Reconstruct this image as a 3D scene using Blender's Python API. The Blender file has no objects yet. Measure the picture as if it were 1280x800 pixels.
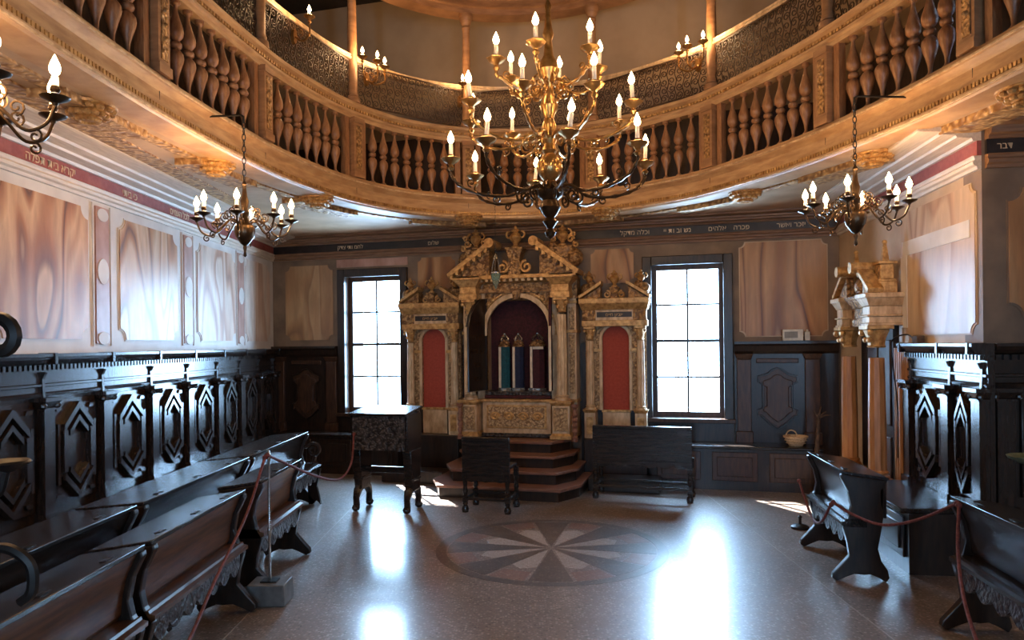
import bpy, bmesh, math, random
from mathutils import Matrix, Vector
random.seed(7)
PI = math.pi
sc = bpy.context.scene
col = sc.collection

# ------------------------------------------------------------------ camera, sky, sun, exposure
cd = bpy.data.cameras.new('camera')
cam = bpy.data.objects.new('camera', cd)
col.objects.link(cam)
cd.sensor_width = 36.0
cd.lens = 900.0 * 36.0 / 1280.0
cd.shift_y = 30.0 / 1280.0
cd.clip_start = 0.05
cam.matrix_world = Matrix.Translation((0, 0, 1.6)) @ Matrix.Rotation(PI / 2, 4, 'X') @ Matrix.Rotation(-0.011, 4, 'Z')
sc.camera = cam

w = bpy.data.worlds.new('sky')
sc.world = w
w.use_nodes = True
nt = w.node_tree
bg = nt.nodes['Background']
bg.inputs['Color'].default_value = (0.40, 0.67, 1.0, 1)
bg.inputs['Strength'].default_value = 48.0

sl = bpy.data.lights.new('sun', 'SUN')
sl.energy = 55.0
sl.color = (1.0, 0.97, 0.92)
sl.angle = 0.01
sun = bpy.data.objects.new('sun', sl)
col.objects.link(sun)
sd = Vector((0.396, -0.918, -0.87)).normalized()
sun.rotation_euler = sd.to_track_quat('-Z', 'Y').to_euler()

sc.view_settings.view_transform = 'Standard'
sc.view_settings.look = 'None'
sc.view_settings.gamma = 1.0
sc.view_settings.use_curve_mapping = False
sc.view_settings.exposure = 0.3

FLAME_W = 7.5            # watts of each candle lamp

# ------------------------------------------------------------------ materials
MATS = {}


def nodes_of(name):
    m = bpy.data.materials.new(name)
    m.use_nodes = True
    t = m.node_tree
    b = t.nodes['Principled BSDF']
    MATS[name] = m
    return m, t, b


def ramp(t, fac, stops):
    r = t.nodes.new('ShaderNodeValToRGB')
    e = r.color_ramp.elements
    e[0].position, e[0].color = stops[0][0], (*stops[0][1], 1)
    e[1].position, e[1].color = stops[-1][0], (*stops[-1][1], 1)
    for p, c in stops[1:-1]:
        n = e.new(p)
        n.color = (*c, 1)
    t.links.new(fac, r.inputs['Fac'])
    return r.outputs['Color']


def coords(t, scale=(1, 1, 1), rot=(0, 0, 0)):
    c = t.nodes.new('ShaderNodeTexCoord')
    mp = t.nodes.new('ShaderNodeMapping')
    mp.inputs['Scale'].default_value = scale
    mp.inputs['Rotation'].default_value = rot
    t.links.new(c.outputs['Object'], mp.inputs['Vector'])
    return mp.outputs['Vector']


def noise(t, vec, scale, detail=4.0, rough=0.55, dist=0.0):
    n = t.nodes.new('ShaderNodeTexNoise')
    n.inputs['Scale'].default_value = scale
    n.inputs['Detail'].default_value = detail
    n.inputs['Roughness'].default_value = rough
    n.inputs['Distortion'].default_value = dist
    t.links.new(vec, n.inputs['Vector'])
    return n.outputs['Fac']


def bump(t, b, h, strength, dist=0.01):
    n = t.nodes.new('ShaderNodeBump')
    n.inputs['Strength'].default_value = strength
    n.inputs['Distance'].default_value = dist
    t.links.new(h, n.inputs['Height'])
    t.links.new(n.outputs['Normal'], b.inputs['Normal'])


def pm(name, c1, c2, scale=8, stretch=(1, 1, 1), rough=0.5, metal=0.0, bstr=0.1, bdist=0.004, detail=4, lo=0.35, hi=0.65, spec=0.5, coat=0.0):
    m, t, b = nodes_of(name)
    v = coords(t, stretch)
    f = noise(t, v, scale, detail)
    t.links.new(ramp(t, f, [(lo, c1), (hi, c2)]), b.inputs['Base Color'])
    b.inputs['Roughness'].default_value = rough
    b.inputs['Metallic'].default_value = metal
    b.inputs['Specular IOR Level'].default_value = spec
    b.inputs['Coat Weight'].default_value = coat
    b.inputs['Coat Roughness'].default_value = 0.15
    if bstr:
        bump(t, b, f, bstr, bdist)
    return m


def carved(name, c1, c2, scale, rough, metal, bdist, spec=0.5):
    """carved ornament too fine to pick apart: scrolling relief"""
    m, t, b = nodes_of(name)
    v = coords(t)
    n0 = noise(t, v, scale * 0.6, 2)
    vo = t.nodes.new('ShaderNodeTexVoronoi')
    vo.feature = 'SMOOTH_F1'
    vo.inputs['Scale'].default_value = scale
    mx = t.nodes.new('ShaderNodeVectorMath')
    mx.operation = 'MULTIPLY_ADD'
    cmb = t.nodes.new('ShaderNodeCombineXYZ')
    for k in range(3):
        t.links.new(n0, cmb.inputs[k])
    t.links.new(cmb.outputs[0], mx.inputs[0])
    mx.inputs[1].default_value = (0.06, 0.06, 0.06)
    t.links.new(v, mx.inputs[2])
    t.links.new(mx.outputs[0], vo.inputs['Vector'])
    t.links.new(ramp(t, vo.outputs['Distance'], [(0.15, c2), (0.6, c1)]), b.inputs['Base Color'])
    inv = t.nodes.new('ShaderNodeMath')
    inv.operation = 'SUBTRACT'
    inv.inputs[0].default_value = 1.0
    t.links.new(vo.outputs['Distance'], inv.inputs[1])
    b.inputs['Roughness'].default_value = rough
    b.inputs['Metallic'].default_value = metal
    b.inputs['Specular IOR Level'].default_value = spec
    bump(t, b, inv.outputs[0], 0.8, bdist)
    return m


def plain(name, c, rough=0.5, metal=0.0, spec=0.5):
    return pm(name, tuple(x * 0.82 for x in c), tuple(min(1, x * 1.12) for x in c), 14, rough=rough, metal=metal, bstr=0.05, bdist=0.002, spec=spec)


def marble(name, pale, mid, dark, rot, xs, seed):
    """painted veined marble: contour bands of a smooth field stretched along the veins"""
    m, t, b = nodes_of(name)
    v = coords(t, (xs, 1, 0.2 * xs), rot)
    ad = t.nodes.new('ShaderNodeVectorMath')
    ad.operation = 'ADD'
    ad.inputs[1].default_value = (seed * 3.7, seed * 1.3, seed * 2.1)
    t.links.new(v, ad.inputs[0])
    f = noise(t, ad.outputs[0], 1.0, 1.2, 0.35, 0.5)
    mp = lambda p, q, k: tuple(a * (1 - k) + c * k for a, c in zip(p, q))
    st = [(0.22, mid), (0.30, pale), (0.36, mp(pale, mid, 0.5)), (0.40, pale), (0.435, mid), (0.45, dark), (0.47, mid), (0.50, pale), (0.55, mp(pale, mid, 0.35)), (0.575, mid), (0.60, mp(mid, dark, 0.6)), (0.615, pale), (0.68, mp(pale, mid, 0.6)), (0.75, dark)]
    c1 = ramp(t, f, st)
    f2 = noise(t, ad.outputs[0], 7.0, 5, 0.6, 0.4)
    mx = t.nodes.new('ShaderNodeMix')
    mx.data_type = 'RGBA'
    mx.blend_type = 'MULTIPLY'
    mx.inputs[0].default_value = 1.0
    t.links.new(c1, mx.inputs[6])
    t.links.new(ramp(t, f2, [(0.3, (0.78, 0.76, 0.74)), (0.7, (1.08, 1.06, 1.04))]), mx.inputs[7])
    t.links.new(mx.outputs[2], b.inputs['Base Color'])
    b.inputs['Roughness'].default_value = 0.38
    bump(t, b, f2, 0.06, 0.003)
    return m


# woods
pm('dark_wood', (0.012, 0.008, 0.006), (0.035, 0.018, 0.011), 6, (6, 6, 1), rough=0.3, bstr=0.12, spec=0.5)
pm('dado_wood', (0.014, 0.010, 0.009), (0.034, 0.020, 0.014), 6, (6, 6, 1), rough=0.24, bstr=0.15, spec=0.6)
pm('desk_wood', (0.055, 0.020, 0.008), (0.150, 0.058, 0.021), 5, (1, 8, 8), rough=0.3, bstr=0.12, spec=0.5)
pm('bench_wood', (0.010, 0.008, 0.007), (0.028, 0.018, 0.014), 6, (1, 8, 8), rough=0.27, bstr=0.1, spec=0.5)
pm('panel_wood', (0.035, 0.015, 0.008), (0.080, 0.036, 0.018), 7, (6, 6, 1), rough=0.4, bstr=0.15)
pm('gallery_wood', (0.26, 0.125, 0.055), (0.42, 0.215, 0.10), 5, (1, 1, 4), rough=0.45, bstr=0.12)
pm('fascia_wood', (0.40, 0.22, 0.10), (0.58, 0.36, 0.18), 5, (1, 1, 5), rough=0.45, bstr=0.1)
pm('baluster_wood', (0.22, 0.095, 0.040), (0.38, 0.18, 0.08), 12, (4, 4, 1), rough=0.38, bstr=0.1)
pm('column_wood', (0.36, 0.15, 0.05), (0.52, 0.25, 0.10), 5, (8, 8, 0.8), rough=0.4, bstr=0.15)
pm('step_wood', (0.16, 0.065, 0.04), (0.26, 0.12, 0.08), 6, (1, 6, 6), rough=0.35, bstr=0.1)
pm('lattice_wood', (0.03, 0.015, 0.008), (0.085, 0.04, 0.018), 20, rough=0.5, bstr=0.2)
# gilding
pm('gilt', (0.34, 0.17, 0.055), (0.70, 0.43, 0.17), 22, rough=0.38, metal=0.35, bstr=0.2)
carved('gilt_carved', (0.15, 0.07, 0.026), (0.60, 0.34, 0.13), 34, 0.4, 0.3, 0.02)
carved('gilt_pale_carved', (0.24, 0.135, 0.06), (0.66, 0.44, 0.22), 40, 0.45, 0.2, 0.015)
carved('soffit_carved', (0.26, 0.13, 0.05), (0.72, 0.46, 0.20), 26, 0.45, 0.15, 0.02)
carved('dark_carved', (0.012, 0.009, 0.008), (0.09, 0.07, 0.06), 38, 0.35, 0.0, 0.02)
pm('gilt_pale', (0.44, 0.28, 0.15), (0.74, 0.54, 0.33), 16, (1, 1, 0.4), rough=0.42, metal=0.15, bstr=0.15)
pm('boss_gilt', (0.30, 0.13, 0.04), (0.62, 0.36, 0.12), 24, rough=0.42, metal=0.3, bstr=0.3)
pm('brass', (0.34, 0.18, 0.06), (0.62, 0.38, 0.15), 14, rough=0.28, metal=0.9, bstr=0.05)
pm('dark_brass', (0.05, 0.032, 0.02), (0.12, 0.07, 0.035), 14, rough=0.28, metal=0.8, bstr=0.05)
plain('iron', (0.016, 0.013, 0.012), 0.4, 0.4)
plain('bright_metal', (0.55, 0.55, 0.53), 0.25, 0.9)
# walls and cloths
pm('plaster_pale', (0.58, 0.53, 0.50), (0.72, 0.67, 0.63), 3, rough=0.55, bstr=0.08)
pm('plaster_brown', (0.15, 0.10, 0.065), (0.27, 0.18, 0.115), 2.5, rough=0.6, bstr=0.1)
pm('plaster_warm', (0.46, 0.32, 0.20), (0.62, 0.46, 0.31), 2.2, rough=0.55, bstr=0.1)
pm('upper_plaster', (0.42, 0.30, 0.19), (0.52, 0.38, 0.25), 1.6, rough=0.75, bstr=0.08)
pm('cornice_pale', (0.56, 0.46, 0.36), (0.70, 0.59, 0.48), 6, (1, 8, 8), rough=0.5, bstr=0.08)
pm('cornice_brown', (0.16, 0.08, 0.042), (0.27, 0.145, 0.075), 6, (1, 8, 8), rough=0.45, bstr=0.08)
pm('frieze_red', (0.26, 0.055, 0.045), (0.36, 0.10, 0.08), 18, rough=0.5, bstr=0.1)
pm('frieze_shade_black', (0.012, 0.009, 0.008), (0.03, 0.02, 0.018), 12, rough=0.4, bstr=0.05)  # red frieze darkened for end-wall shade; also the niche plates' own black
pm('soffit_paint', (0.40, 0.26, 0.15), (0.54, 0.37, 0.23), 3, rough=0.5, bstr=0.1)
pm('gallery_shade', (0.035, 0.02, 0.014), (0.07, 0.04, 0.026), 4, (4, 4, 1), rough=0.6, bstr=0.1)  # shade of the unlit gallery interior, painted as a dark colour
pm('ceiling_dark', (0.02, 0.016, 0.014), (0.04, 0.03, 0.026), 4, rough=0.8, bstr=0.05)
marble('marble_orange', (0.66, 0.42, 0.24), (0.40, 0.165, 0.07), (0.13, 0.06, 0.04), (0, 0.3, 0), 2.2, 1)
marble('marble_gold', (0.70, 0.51, 0.34), (0.48, 0.22, 0.085), (0.19, 0.09, 0.055), (0, -0.2, 0), 2.4, 3)
marble('marble_rose', (0.72, 0.59, 0.50), (0.54, 0.31, 0.21), (0.38, 0.21, 0.15), (0, 0.25, 0), 2.3, 5)
marble('marble_pale', (0.74, 0.66, 0.60), (0.66, 0.48, 0.38), (0.48, 0.31, 0.24), (0, -0.15, 0), 2.2, 8)
marble('marble_amber', (0.48, 0.27, 0.125), (0.34, 0.145, 0.05), (0.12, 0.045, 0.02), (0, 0.5, 0), 2.2, 4)
marble('marble_wall', (0.50, 0.33, 0.18), (0.42, 0.24, 0.12), (0.28, 0.16, 0.09), (0, 0.15, 0), 1.8, 6)
marble('marble_tan', (0.60, 0.45, 0.31), (0.52, 0.34, 0.21), (0.36, 0.20, 0.12), (0, -0.1, 0), 1.8, 11)
pm('marble_pink', (0.36, 0.18, 0.13), (0.50, 0.30, 0.24), 7, (1, 1, 0.5), rough=0.4, bstr=0.05)
pm('red_cloth', (0.34, 0.045, 0.025), (0.42, 0.065, 0.035), 40, rough=0.75, bstr=0.15)
pm('burgundy_cloth', (0.032, 0.004, 0.007), (0.07, 0.009, 0.014), 30, rough=0.8, bstr=0.15)
pm('teal_cloth', (0.0, 0.045, 0.065), (0.0, 0.085, 0.115), 30, rough=0.7, bstr=0.1)
pm('navy_cloth', (0.002, 0.006, 0.03), (0.005, 0.015, 0.06), 30, rough=0.7, bstr=0.1)
pm('rope_red', (0.09, 0.014, 0.013), (0.20, 0.045, 0.036), 60, rough=0.7, bstr=0.4)
plain('wax', (0.86, 0.80, 0.72), 0.5)
plain('white_plastic', (0.70, 0.66, 0.58), 0.45)
plain('grey_print', (0.30, 0.29, 0.27), 0.6)
plain('gold_letter', (0.72, 0.55, 0.36), 0.4, 0.2)
plain('ivory_trim', (0.72, 0.60, 0.46), 0.5)
pm('wicker', (0.50, 0.32, 0.17), (0.78, 0.58, 0.36), 60, (1, 1, 3), rough=0.7, bstr=0.6)
pm('patina', (0.10, 0.15, 0.10), (0.28, 0.32, 0.22), 12, rough=0.4, metal=0.5, bstr=0.1)
pm('dry_twig', (0.05, 0.03, 0.02), (0.14, 0.08, 0.05), 20, rough=0.8, bstr=0.2)
pm('grey_box', (0.10, 0.095, 0.09), (0.17, 0.16, 0.15), 14, rough=0.45, bstr=0.1)

m, t, b = nodes_of('flame')
b.inputs['Base Color'].default_value = (1, 0.7, 0.35, 1)
b.inputs['Emission Color'].default_value = (1.0, 0.66, 0.32, 1)
b.inputs['Emission Strength'].default_value = 28.0

m, t, b = nodes_of('pane_glass')
tr = t.nodes.new('ShaderNodeBsdfTransparent')
gl = t.nodes.new('ShaderNodeBsdfGlossy')
gl.inputs['Roughness'].default_value = 0.05
lw = t.nodes.new('ShaderNodeLayerWeight')
lw.inputs['Blend'].default_value = 0.5
fr = t.nodes.new('ShaderNodeMath')
fr.operation = 'MULTIPLY_ADD'
fr.inputs[1].default_value = 0.12
fr.inputs[2].default_value = 0.02
t.links.new(lw.outputs['Facing'], fr.inputs[0])
ms = t.nodes.new('ShaderNodeMixShader')
t.links.new(fr.outputs[0], ms.inputs[0])
t.links.new(tr.outputs[0], ms.inputs[1])
t.links.new(gl.outputs[0], ms.inputs[2])
t.links.new(ms.outputs[0], t.nodes['Material Output'].inputs['Surface'])

m, t, b = nodes_of('lamp_glass')
b.inputs['Base Color'].default_value = (0.55, 0.75, 0.68, 1)
b.inputs['Roughness'].default_value = 0.08
b.inputs['Transmission Weight'].default_value = 0.8


def terrazzo(name, stones, bed):
    m, t, b = nodes_of(name)
    v = coords(t)
    vo = t.nodes.new('ShaderNodeTexVoronoi')
    vo.inputs['Scale'].default_value = 62.0
    t.links.new(v, vo.inputs['Vector'])
    sep = t.nodes.new('ShaderNodeSeparateColor')
    t.links.new(vo.outputs['Color'], sep.inputs[0])
    c1 = ramp(t, sep.outputs[0], [(i / (len(stones) - 1), s) for i, s in enumerate(stones)])
    mx = t.nodes.new('ShaderNodeMix')
    mx.data_type = 'RGBA'
    t.links.new(ramp(t, vo.outputs['Distance'], [(0.35, (0, 0, 0)), (0.62, (1, 1, 1))]), mx.inputs[0])
    t.links.new(c1, mx.inputs[6])
    mx.inputs[7].default_value = (*bed, 1)
    big = noise(t, v, 1.3, 4)
    m2 = t.nodes.new('ShaderNodeMix')
    m2.data_type = 'RGBA'
    m2.blend_type = 'MULTIPLY'
    m2.inputs[0].default_value = 1.0
    t.links.new(mx.outputs[2], m2.inputs[6])
    t.links.new(ramp(t, big, [(0.3, (0.78, 0.76, 0.75)), (0.7, (1.1, 1.06, 1.02))]), m2.inputs[7])
    t.links.new(m2.outputs[2], b.inputs['Base Color'])
    rr = ramp(t, noise(t, v, 5.0, 5), [(0.3, (0.34,) * 3), (0.7, (0.46,) * 3)])
    b.inputs['Coat Weight'].default_value = 0.75
    b.inputs['Coat Roughness'].default_value = 0.16
    t.links.new(rr, b.inputs['Roughness'])
    b.inputs['Specular IOR Level'].default_value = 0.95
    bump(t, b, noise(t, v, 38, 3), 0.10, 0.002)
    return m


terrazzo('terrazzo', [(0.09, 0.065, 0.055), (0.30, 0.23, 0.19), (0.19, 0.145, 0.12), (0.50, 0.42, 0.36), (0.24, 0.15, 0.115)], (0.21, 0.165, 0.14))
terrazzo('terrazzo_dark', [(0.07, 0.05, 0.042), (0.15, 0.11, 0.09), (0.09, 0.07, 0.06), (0.22, 0.17, 0.14)], (0.09, 0.068, 0.056))
terrazzo('terrazzo_light', [(0.36, 0.31, 0.28), (0.56, 0.50, 0.45), (0.45, 0.39, 0.35), (0.28, 0.22, 0.19)], (0.42, 0.36, 0.32))
terrazzo('terrazzo_red', [(0.22, 0.10, 0.075), (0.32, 0.17, 0.12), (0.26, 0.15, 0.11), (0.38, 0.28, 0.22)], (0.24, 0.13, 0.10))


# ------------------------------------------------------------------ mesh builder
class MB:
    def __init__(s):
        s.v, s.f = [], []

    def add(s, vs, fs):
        o = len(s.v)
        s.v += [tuple(p) for p in vs]
        s.f += [tuple(i + o for i in f) for f in fs]
        return s

    def box(s, x0, x1, y0, y1, z0, z1):
        vs = [(x, y, z) for z in (z0, z1) for y in (y0, y1) for x in (x0, x1)]
        return s.add(vs, [(0, 2, 3, 1), (4, 5, 7, 6), (0, 1, 5, 4), (2, 6, 7, 3), (0, 4, 6, 2), (1, 3, 7, 5)])

    def frus(s, b, z0, tp, z1):
        """frustum between two (x0,x1,y0,y1) rectangles"""
        vs = [(x, y, z0) for y in b[2:] for x in b[:2]] + [(x, y, z1) for y in tp[2:] for x in tp[:2]]
        return s.add(vs, [(0, 2, 3, 1), (4, 5, 7, 6), (0, 1, 5, 4), (2, 6, 7, 3), (0, 4, 6, 2), (1, 3, 7, 5)])

    def prism(s, poly, lo, hi, axis='y'):
        n = len(poly)

        def P(a, b, c):
            return {'x': (c, a, b), 'y': (a, c, b), 'z': (a, b, c)}[axis]
        vs = [P(a, b, lo) for a, b in poly] + [P(a, b, hi) for a, b in poly]
        fs = [tuple(range(n)), tuple(range(2 * n - 1, n - 1, -1))]
        fs += [(i, (i + 1) % n, n + (i + 1) % n, n + i) for i in range(n)]
        return s.add(vs, fs)

    def lathe(s, prof, n=12, c=(0, 0, 0), flute=0.0):
        vs = []
        for r, z in prof:
            for k in range(n):
                a = 2 * PI * k / n
                rr = r * (1 - flute * (k % 2)) if flute else r
                vs.append((c[0] + rr * math.cos(a), c[1] + rr * math.sin(a), c[2] + z))
        m = len(prof)
        fs = [(i * n + k, i * n + (k + 1) % n, (i + 1) * n + (k + 1) % n, (i + 1) * n + k) for i in range(m - 1) for k in range(n)]
        fs += [tuple(range(n - 1, -1, -1)), tuple((m - 1) * n + k for k in range(n))]
        return s.add(vs, fs)

    def tube(s, pts, r, n=6, closed=False):
        pts = [Vector(p) for p in pts]
        m = len(pts)
        rs = r if isinstance(r, (list, tuple)) else [r] * m
        vs = []
        up = None
        for i, p in enumerate(pts):
            if closed:
                d = pts[(i + 1) % m] - pts[i - 1]
            else:
                d = pts[min(i + 1, m - 1)] - pts[max(i - 1, 0)]
            d.normalize()
            if up is None:
                up = Vector((0, 0, 1)) if abs(d.z) < 0.9 else Vector((1, 0, 0))
            a = d.cross(up)
            if a.length < 1e-6:
                a = d.cross(Vector((0.3, 1, 0.2)))
            a.normalize()
            b2 = a.cross(d)
            up = b2.copy()
            for k in range(n):
                q = 2 * PI * (k + 0.5) / n
                vs.append(p + rs[i] * (math.cos(q) * a + math.sin(q) * b2))
        e = m if closed else m - 1
        fs = [(i * n + k, i * n + (k + 1) % n, ((i + 1) % m) * n + (k + 1) % n, ((i + 1) % m) * n + k) for i in range(e) for k in range(n)]
        if not closed:
            fs += [tuple(range(n - 1, -1, -1)), tuple((m - 1) * n + k for k in range(n))]
        return s.add(vs, fs)

    def ball(s, c, r, n=10, m=6, sz=1.0):
        return s.lathe([(max(1e-4, r * math.sin(PI * i / m)), -r * sz * math.cos(PI * i / m)) for i in range(m + 1)], n, c)

    def spiral(s, c, r0, turns, rt, axis='y', a0=0.0, n=18, sgn=1, rend=0.25, sides=6):
        pts = []
        for i in range(n + 1):
            q = i / n
            rr = r0 * (1 - (1 - rend) * q)
            a = a0 + sgn * 2 * PI * turns * q
            u, v = rr * math.cos(a), rr * math.sin(a)
            pts.append({'y': (c[0] + u, c[1], c[2] + v), 'x': (c[0], c[1] + u, c[2] + v)}[axis])
        return s.tube(pts, rt, sides)

    def xf(s, M):
        s.v = [tuple(M @ Vector(p)) for p in s.v]
        return s

    def mesh(s, name, mat, smooth=35):
        me = bpy.data.meshes.new(name)
        me.from_pydata(s.v, [], s.f)
        bm = bmesh.new()
        bm.from_mesh(me)
        bmesh.ops.recalc_face_normals(bm, faces=bm.faces)
        bm.to_mesh(me)
        bm.free()
        me.materials.append(MATS[mat])
        if smooth:
            me.polygons.foreach_set('use_smooth', [True] * len(me.polygons))
            me.set_sharp_from_angle(angle=math.radians(smooth))
        return me

    def build(s, name, mat, parent=None, loc=(0, 0, 0), rotz=0.0, smooth=35, bev=0.0):
        return link(name, s.mesh(name, mat, smooth), parent, loc, rotz, bev)


def link(name, me, parent=None, loc=(0, 0, 0), rotz=0.0, bev=0.0):
    o = bpy.data.objects.new(name, me)
    col.objects.link(o)
    o.parent = parent
    o.location = loc
    o.rotation_euler = (0, 0, rotz)
    if bev:
        bv = o.modifiers.new('bevel', 'BEVEL')
        bv.width = bev
        bv.segments = 2
        bv.limit_method = 'ANGLE'
    return o


def tag(o, label=None, cat=None, group=None, kind=None):
    if label: o['label'] = label
    if cat: o['category'] = cat
    if group: o['group'] = group
    if kind: o['kind'] = kind
    return o


def empty(name, loc=(0, 0, 0), rotz=0.0, parent=None):
    o = bpy.data.objects.new(name, None)
    col.objects.link(o)
    o.location = loc
    o.rotation_euler = (0, 0, rotz)
    o.parent = parent
    o.empty_display_size = 0.1
    return o


def copy_tree(o, parent=None):
    c = o.copy()
    col.objects.link(c)
    c.parent = parent
    for ch in [x for x in bpy.data.objects if x.parent == o]:
        copy_tree(ch, c)
    return c


def B(x0, x1, y0, y1, z0, z1):
    return MB().box(x0, x1, y0, y1, z0, z1)


def arc(cx, cz, r, a0, a1, n):
    return [(cx + r * math.cos(a0 + (a1 - a0) * i / n), cz + r * math.sin(a0 + (a1 - a0) * i / n)) for i in range(n + 1)]


def catmull(P, n, closed=False):
    P = [Vector(p) for p in P]
    m = len(P)
    out = []
    for i in range(m if closed else m - 1):
        if closed:
            a, b2, c, d = P[i - 1], P[i], P[(i + 1) % m], P[(i + 2) % m]
        else:
            b2, c = P[i], P[i + 1]
            a = P[i - 1] if i else 2 * b2 - c
            d = P[i + 2] if i + 2 < m else 2 * c - b2
        for k in range(n):
            q = k / n
            out.append(0.5 * ((2 * b2) + (c - a) * q + (2 * a - 5 * b2 + 4 * c - d) * q * q + (3 * b2 - a - 3 * c + d) * q ** 3))
    if not closed:
        out.append(P[-1])
    return out


def text(name, s, size, mat, parent, loc, rot, depth=0.002):
    cu = bpy.data.curves.new(name, 'FONT')
    cu.body = s
    cu.size = size
    cu.extrude = depth
    cu.align_x = 'CENTER'
    cu.align_y = 'CENTER'
    cu.resolution_u = 2
    tmp = bpy.data.objects.new(name, cu)
    col.objects.link(tmp)
    me = bpy.data.meshes.new_from_object(tmp.evaluated_get(bpy.context.evaluated_depsgraph_get()))
    bpy.data.objects.remove(tmp)
    bpy.data.curves.remove(cu)
    me.name = name
    me.materials.clear()
    me.materials.append(MATS[mat])
    o = link(name, me, parent, loc)
    o['kind'] = 'stuff'
    o.rotation_euler = rot
    return o


# ------------------------------------------------------------------ frames: x to the right along the wall, -y into the room
class Frame:
    def __init__(s, o, rz):
        s.o, s.rz = Vector((o[0], o[1], 0)), rz
        s.x = Vector((math.cos(rz), math.sin(rz), 0))
        s.y = Vector((-math.sin(rz), math.cos(rz), 0))

    def p(s, x, y=0.0, z=0.0):
        return s.o + s.x * x + s.y * y + Vector((0, 0, z))


FB = Frame((0, 8.78), math.atan2(-0.275, 1))
FL = Frame((-3.2, 0), PI / 2)
FR = Frame((2.489, 0), math.atan2(-1.0, -0.137))
FT = Frame((3.147, 4.806), math.atan2(-0.137, 1.0))
XL, XR = -3.343, 3.687            # ends of the back wall
RC = -4.851                       # near corner of the right wall (local x)
RF = -7.857                       # far end of the right wall
ROOM = [(-3.2, -3.2), (4.34, -3.2), (4.34, 4.642), (3.147, 4.806), (3.558, 7.80), (-3.2, 9.66)]
ZS = 3.03                         # underside of the gallery
ZC = 6.0                          # ceiling
WIN = [(-2.25, -1.45), (1.67, 2.49)]
WZ0, WZ1 = 0.73, 2.50


def structure(o, label=None, cat=None):
    return tag(o, label, cat, kind='structure')


# ------------------------------------------------------------------ the room shell
fl = MB().prism([(-3.7, -3.5), (4.8, -3.5), (4.8, 9.2), (-3.7, 11.0)], -0.12, 0.0, 'z').build('floor', 'terrazzo', smooth=0)
structure(fl, 'speckled polished terrazzo floor with a star medallion', 'floor')

wb = MB()
xs = [XL - 0.6] + [q for ab in WIN for q in ab] + [XR + 0.6]
for i in range(0, len(xs) - 1):
    a, c = xs[i], xs[i + 1]
    if i % 2 == 0:
        wb.box(a, c, 0, 0.5, 0, ZC)
    else:
        wb.box(a, c, 0, 0.5, 0, WZ0)
        wb.box(a, c, 0, 0.5, WZ1, ZC)
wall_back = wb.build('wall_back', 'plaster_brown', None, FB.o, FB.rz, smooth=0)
structure(wall_back, 'brown plaster end wall with two tall windows', 'wall')
wall_left = B(-3.5, 9.75, 0, 0.25, 0, ZC).build('wall_left', 'plaster_pale', None, FL.o, FL.rz, smooth=0)
structure(wall_left, 'pale side wall painted with veined marble panels', 'wall')
wall_right = B(RF - 0.1, RC, 0, 0.25, 0, ZC).build('wall_right', 'plaster_warm', None, FR.o, FR.rz, smooth=0)
structure(wall_right, 'warm painted wall behind the right hand chandelier', 'wall')
wall_return = B(0.0, 1.3, 0, 0.25, 0, ZC).build('wall_return', 'plaster_brown', None, FT.o, FT.rz, smooth=0)  # darker plaster and marble here put its unlit look into the colour
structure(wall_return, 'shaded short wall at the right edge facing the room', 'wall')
structure(B(4.34, 4.6, -3.45, 4.6, 0, ZC).build('wall_far_right', 'plaster_warm', smooth=0), 'side wall beyond the right edge of view', 'wall')
wf = MB()
ys = [-3.45, -1.5, -1.0, 1.8, 2.3, 4.6]
for i in range(5):
    if i % 2 == 0:
        wf.box(ys[i], ys[i + 1], -3.45, -3.2, 0, ZC)
    else:
        wf.box(ys[i], ys[i + 1], -3.45, -3.2, 0, WZ0).box(ys[i], ys[i + 1], -3.45, -3.2, WZ1, ZC)
structure(wf.build('wall_rear', 'plaster_warm', smooth=0), 'rear wall with two windows behind the viewer', 'wall')
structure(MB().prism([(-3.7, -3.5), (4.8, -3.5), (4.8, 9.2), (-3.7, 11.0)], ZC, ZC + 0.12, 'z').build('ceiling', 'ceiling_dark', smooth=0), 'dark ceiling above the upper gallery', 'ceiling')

# lining of the gallery walls: added dark sheets stand in for shade, plaster above except on the left
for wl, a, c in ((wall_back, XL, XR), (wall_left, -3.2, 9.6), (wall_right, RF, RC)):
    B(a, c, -0.014, 0, 3.24, 4.2).build('gallery_shade_sheet', 'gallery_shade', wl, smooth=0)
    B(a, c, -0.012, 0, 4.2, ZC).build('upper_plaster', 'upper_plaster' if wl != wall_left else 'gallery_shade', wl, smooth=0)  # left wall stays dark to the top, shade put into its colour

# floor medallion: inlaid terrazzo wedges and ring
MC = (0.29, 5.64)
R_OUT, R_IN = 0.90, 0.82


def ring_piece(r0, r1, a0, a1, n, z=0.003):
    pts = [(MC[0] + r1 * math.cos(a0 + (a1 - a0) * i / n), MC[1] + r1 * math.sin(a0 + (a1 - a0) * i / n)) for i in range(n + 1)]
    pts += [(MC[0] + r0 * math.cos(a1 - (a1 - a0) * i / n), MC[1] + r0 * math.sin(a1 - (a1 - a0) * i / n)) for i in range(n + 1)]
    return MB().prism(pts, -0.01, z, 'z')


def pt(r, q):
    return (MC[0] + r * math.cos(q), MC[1] + r * math.sin(q))


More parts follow.
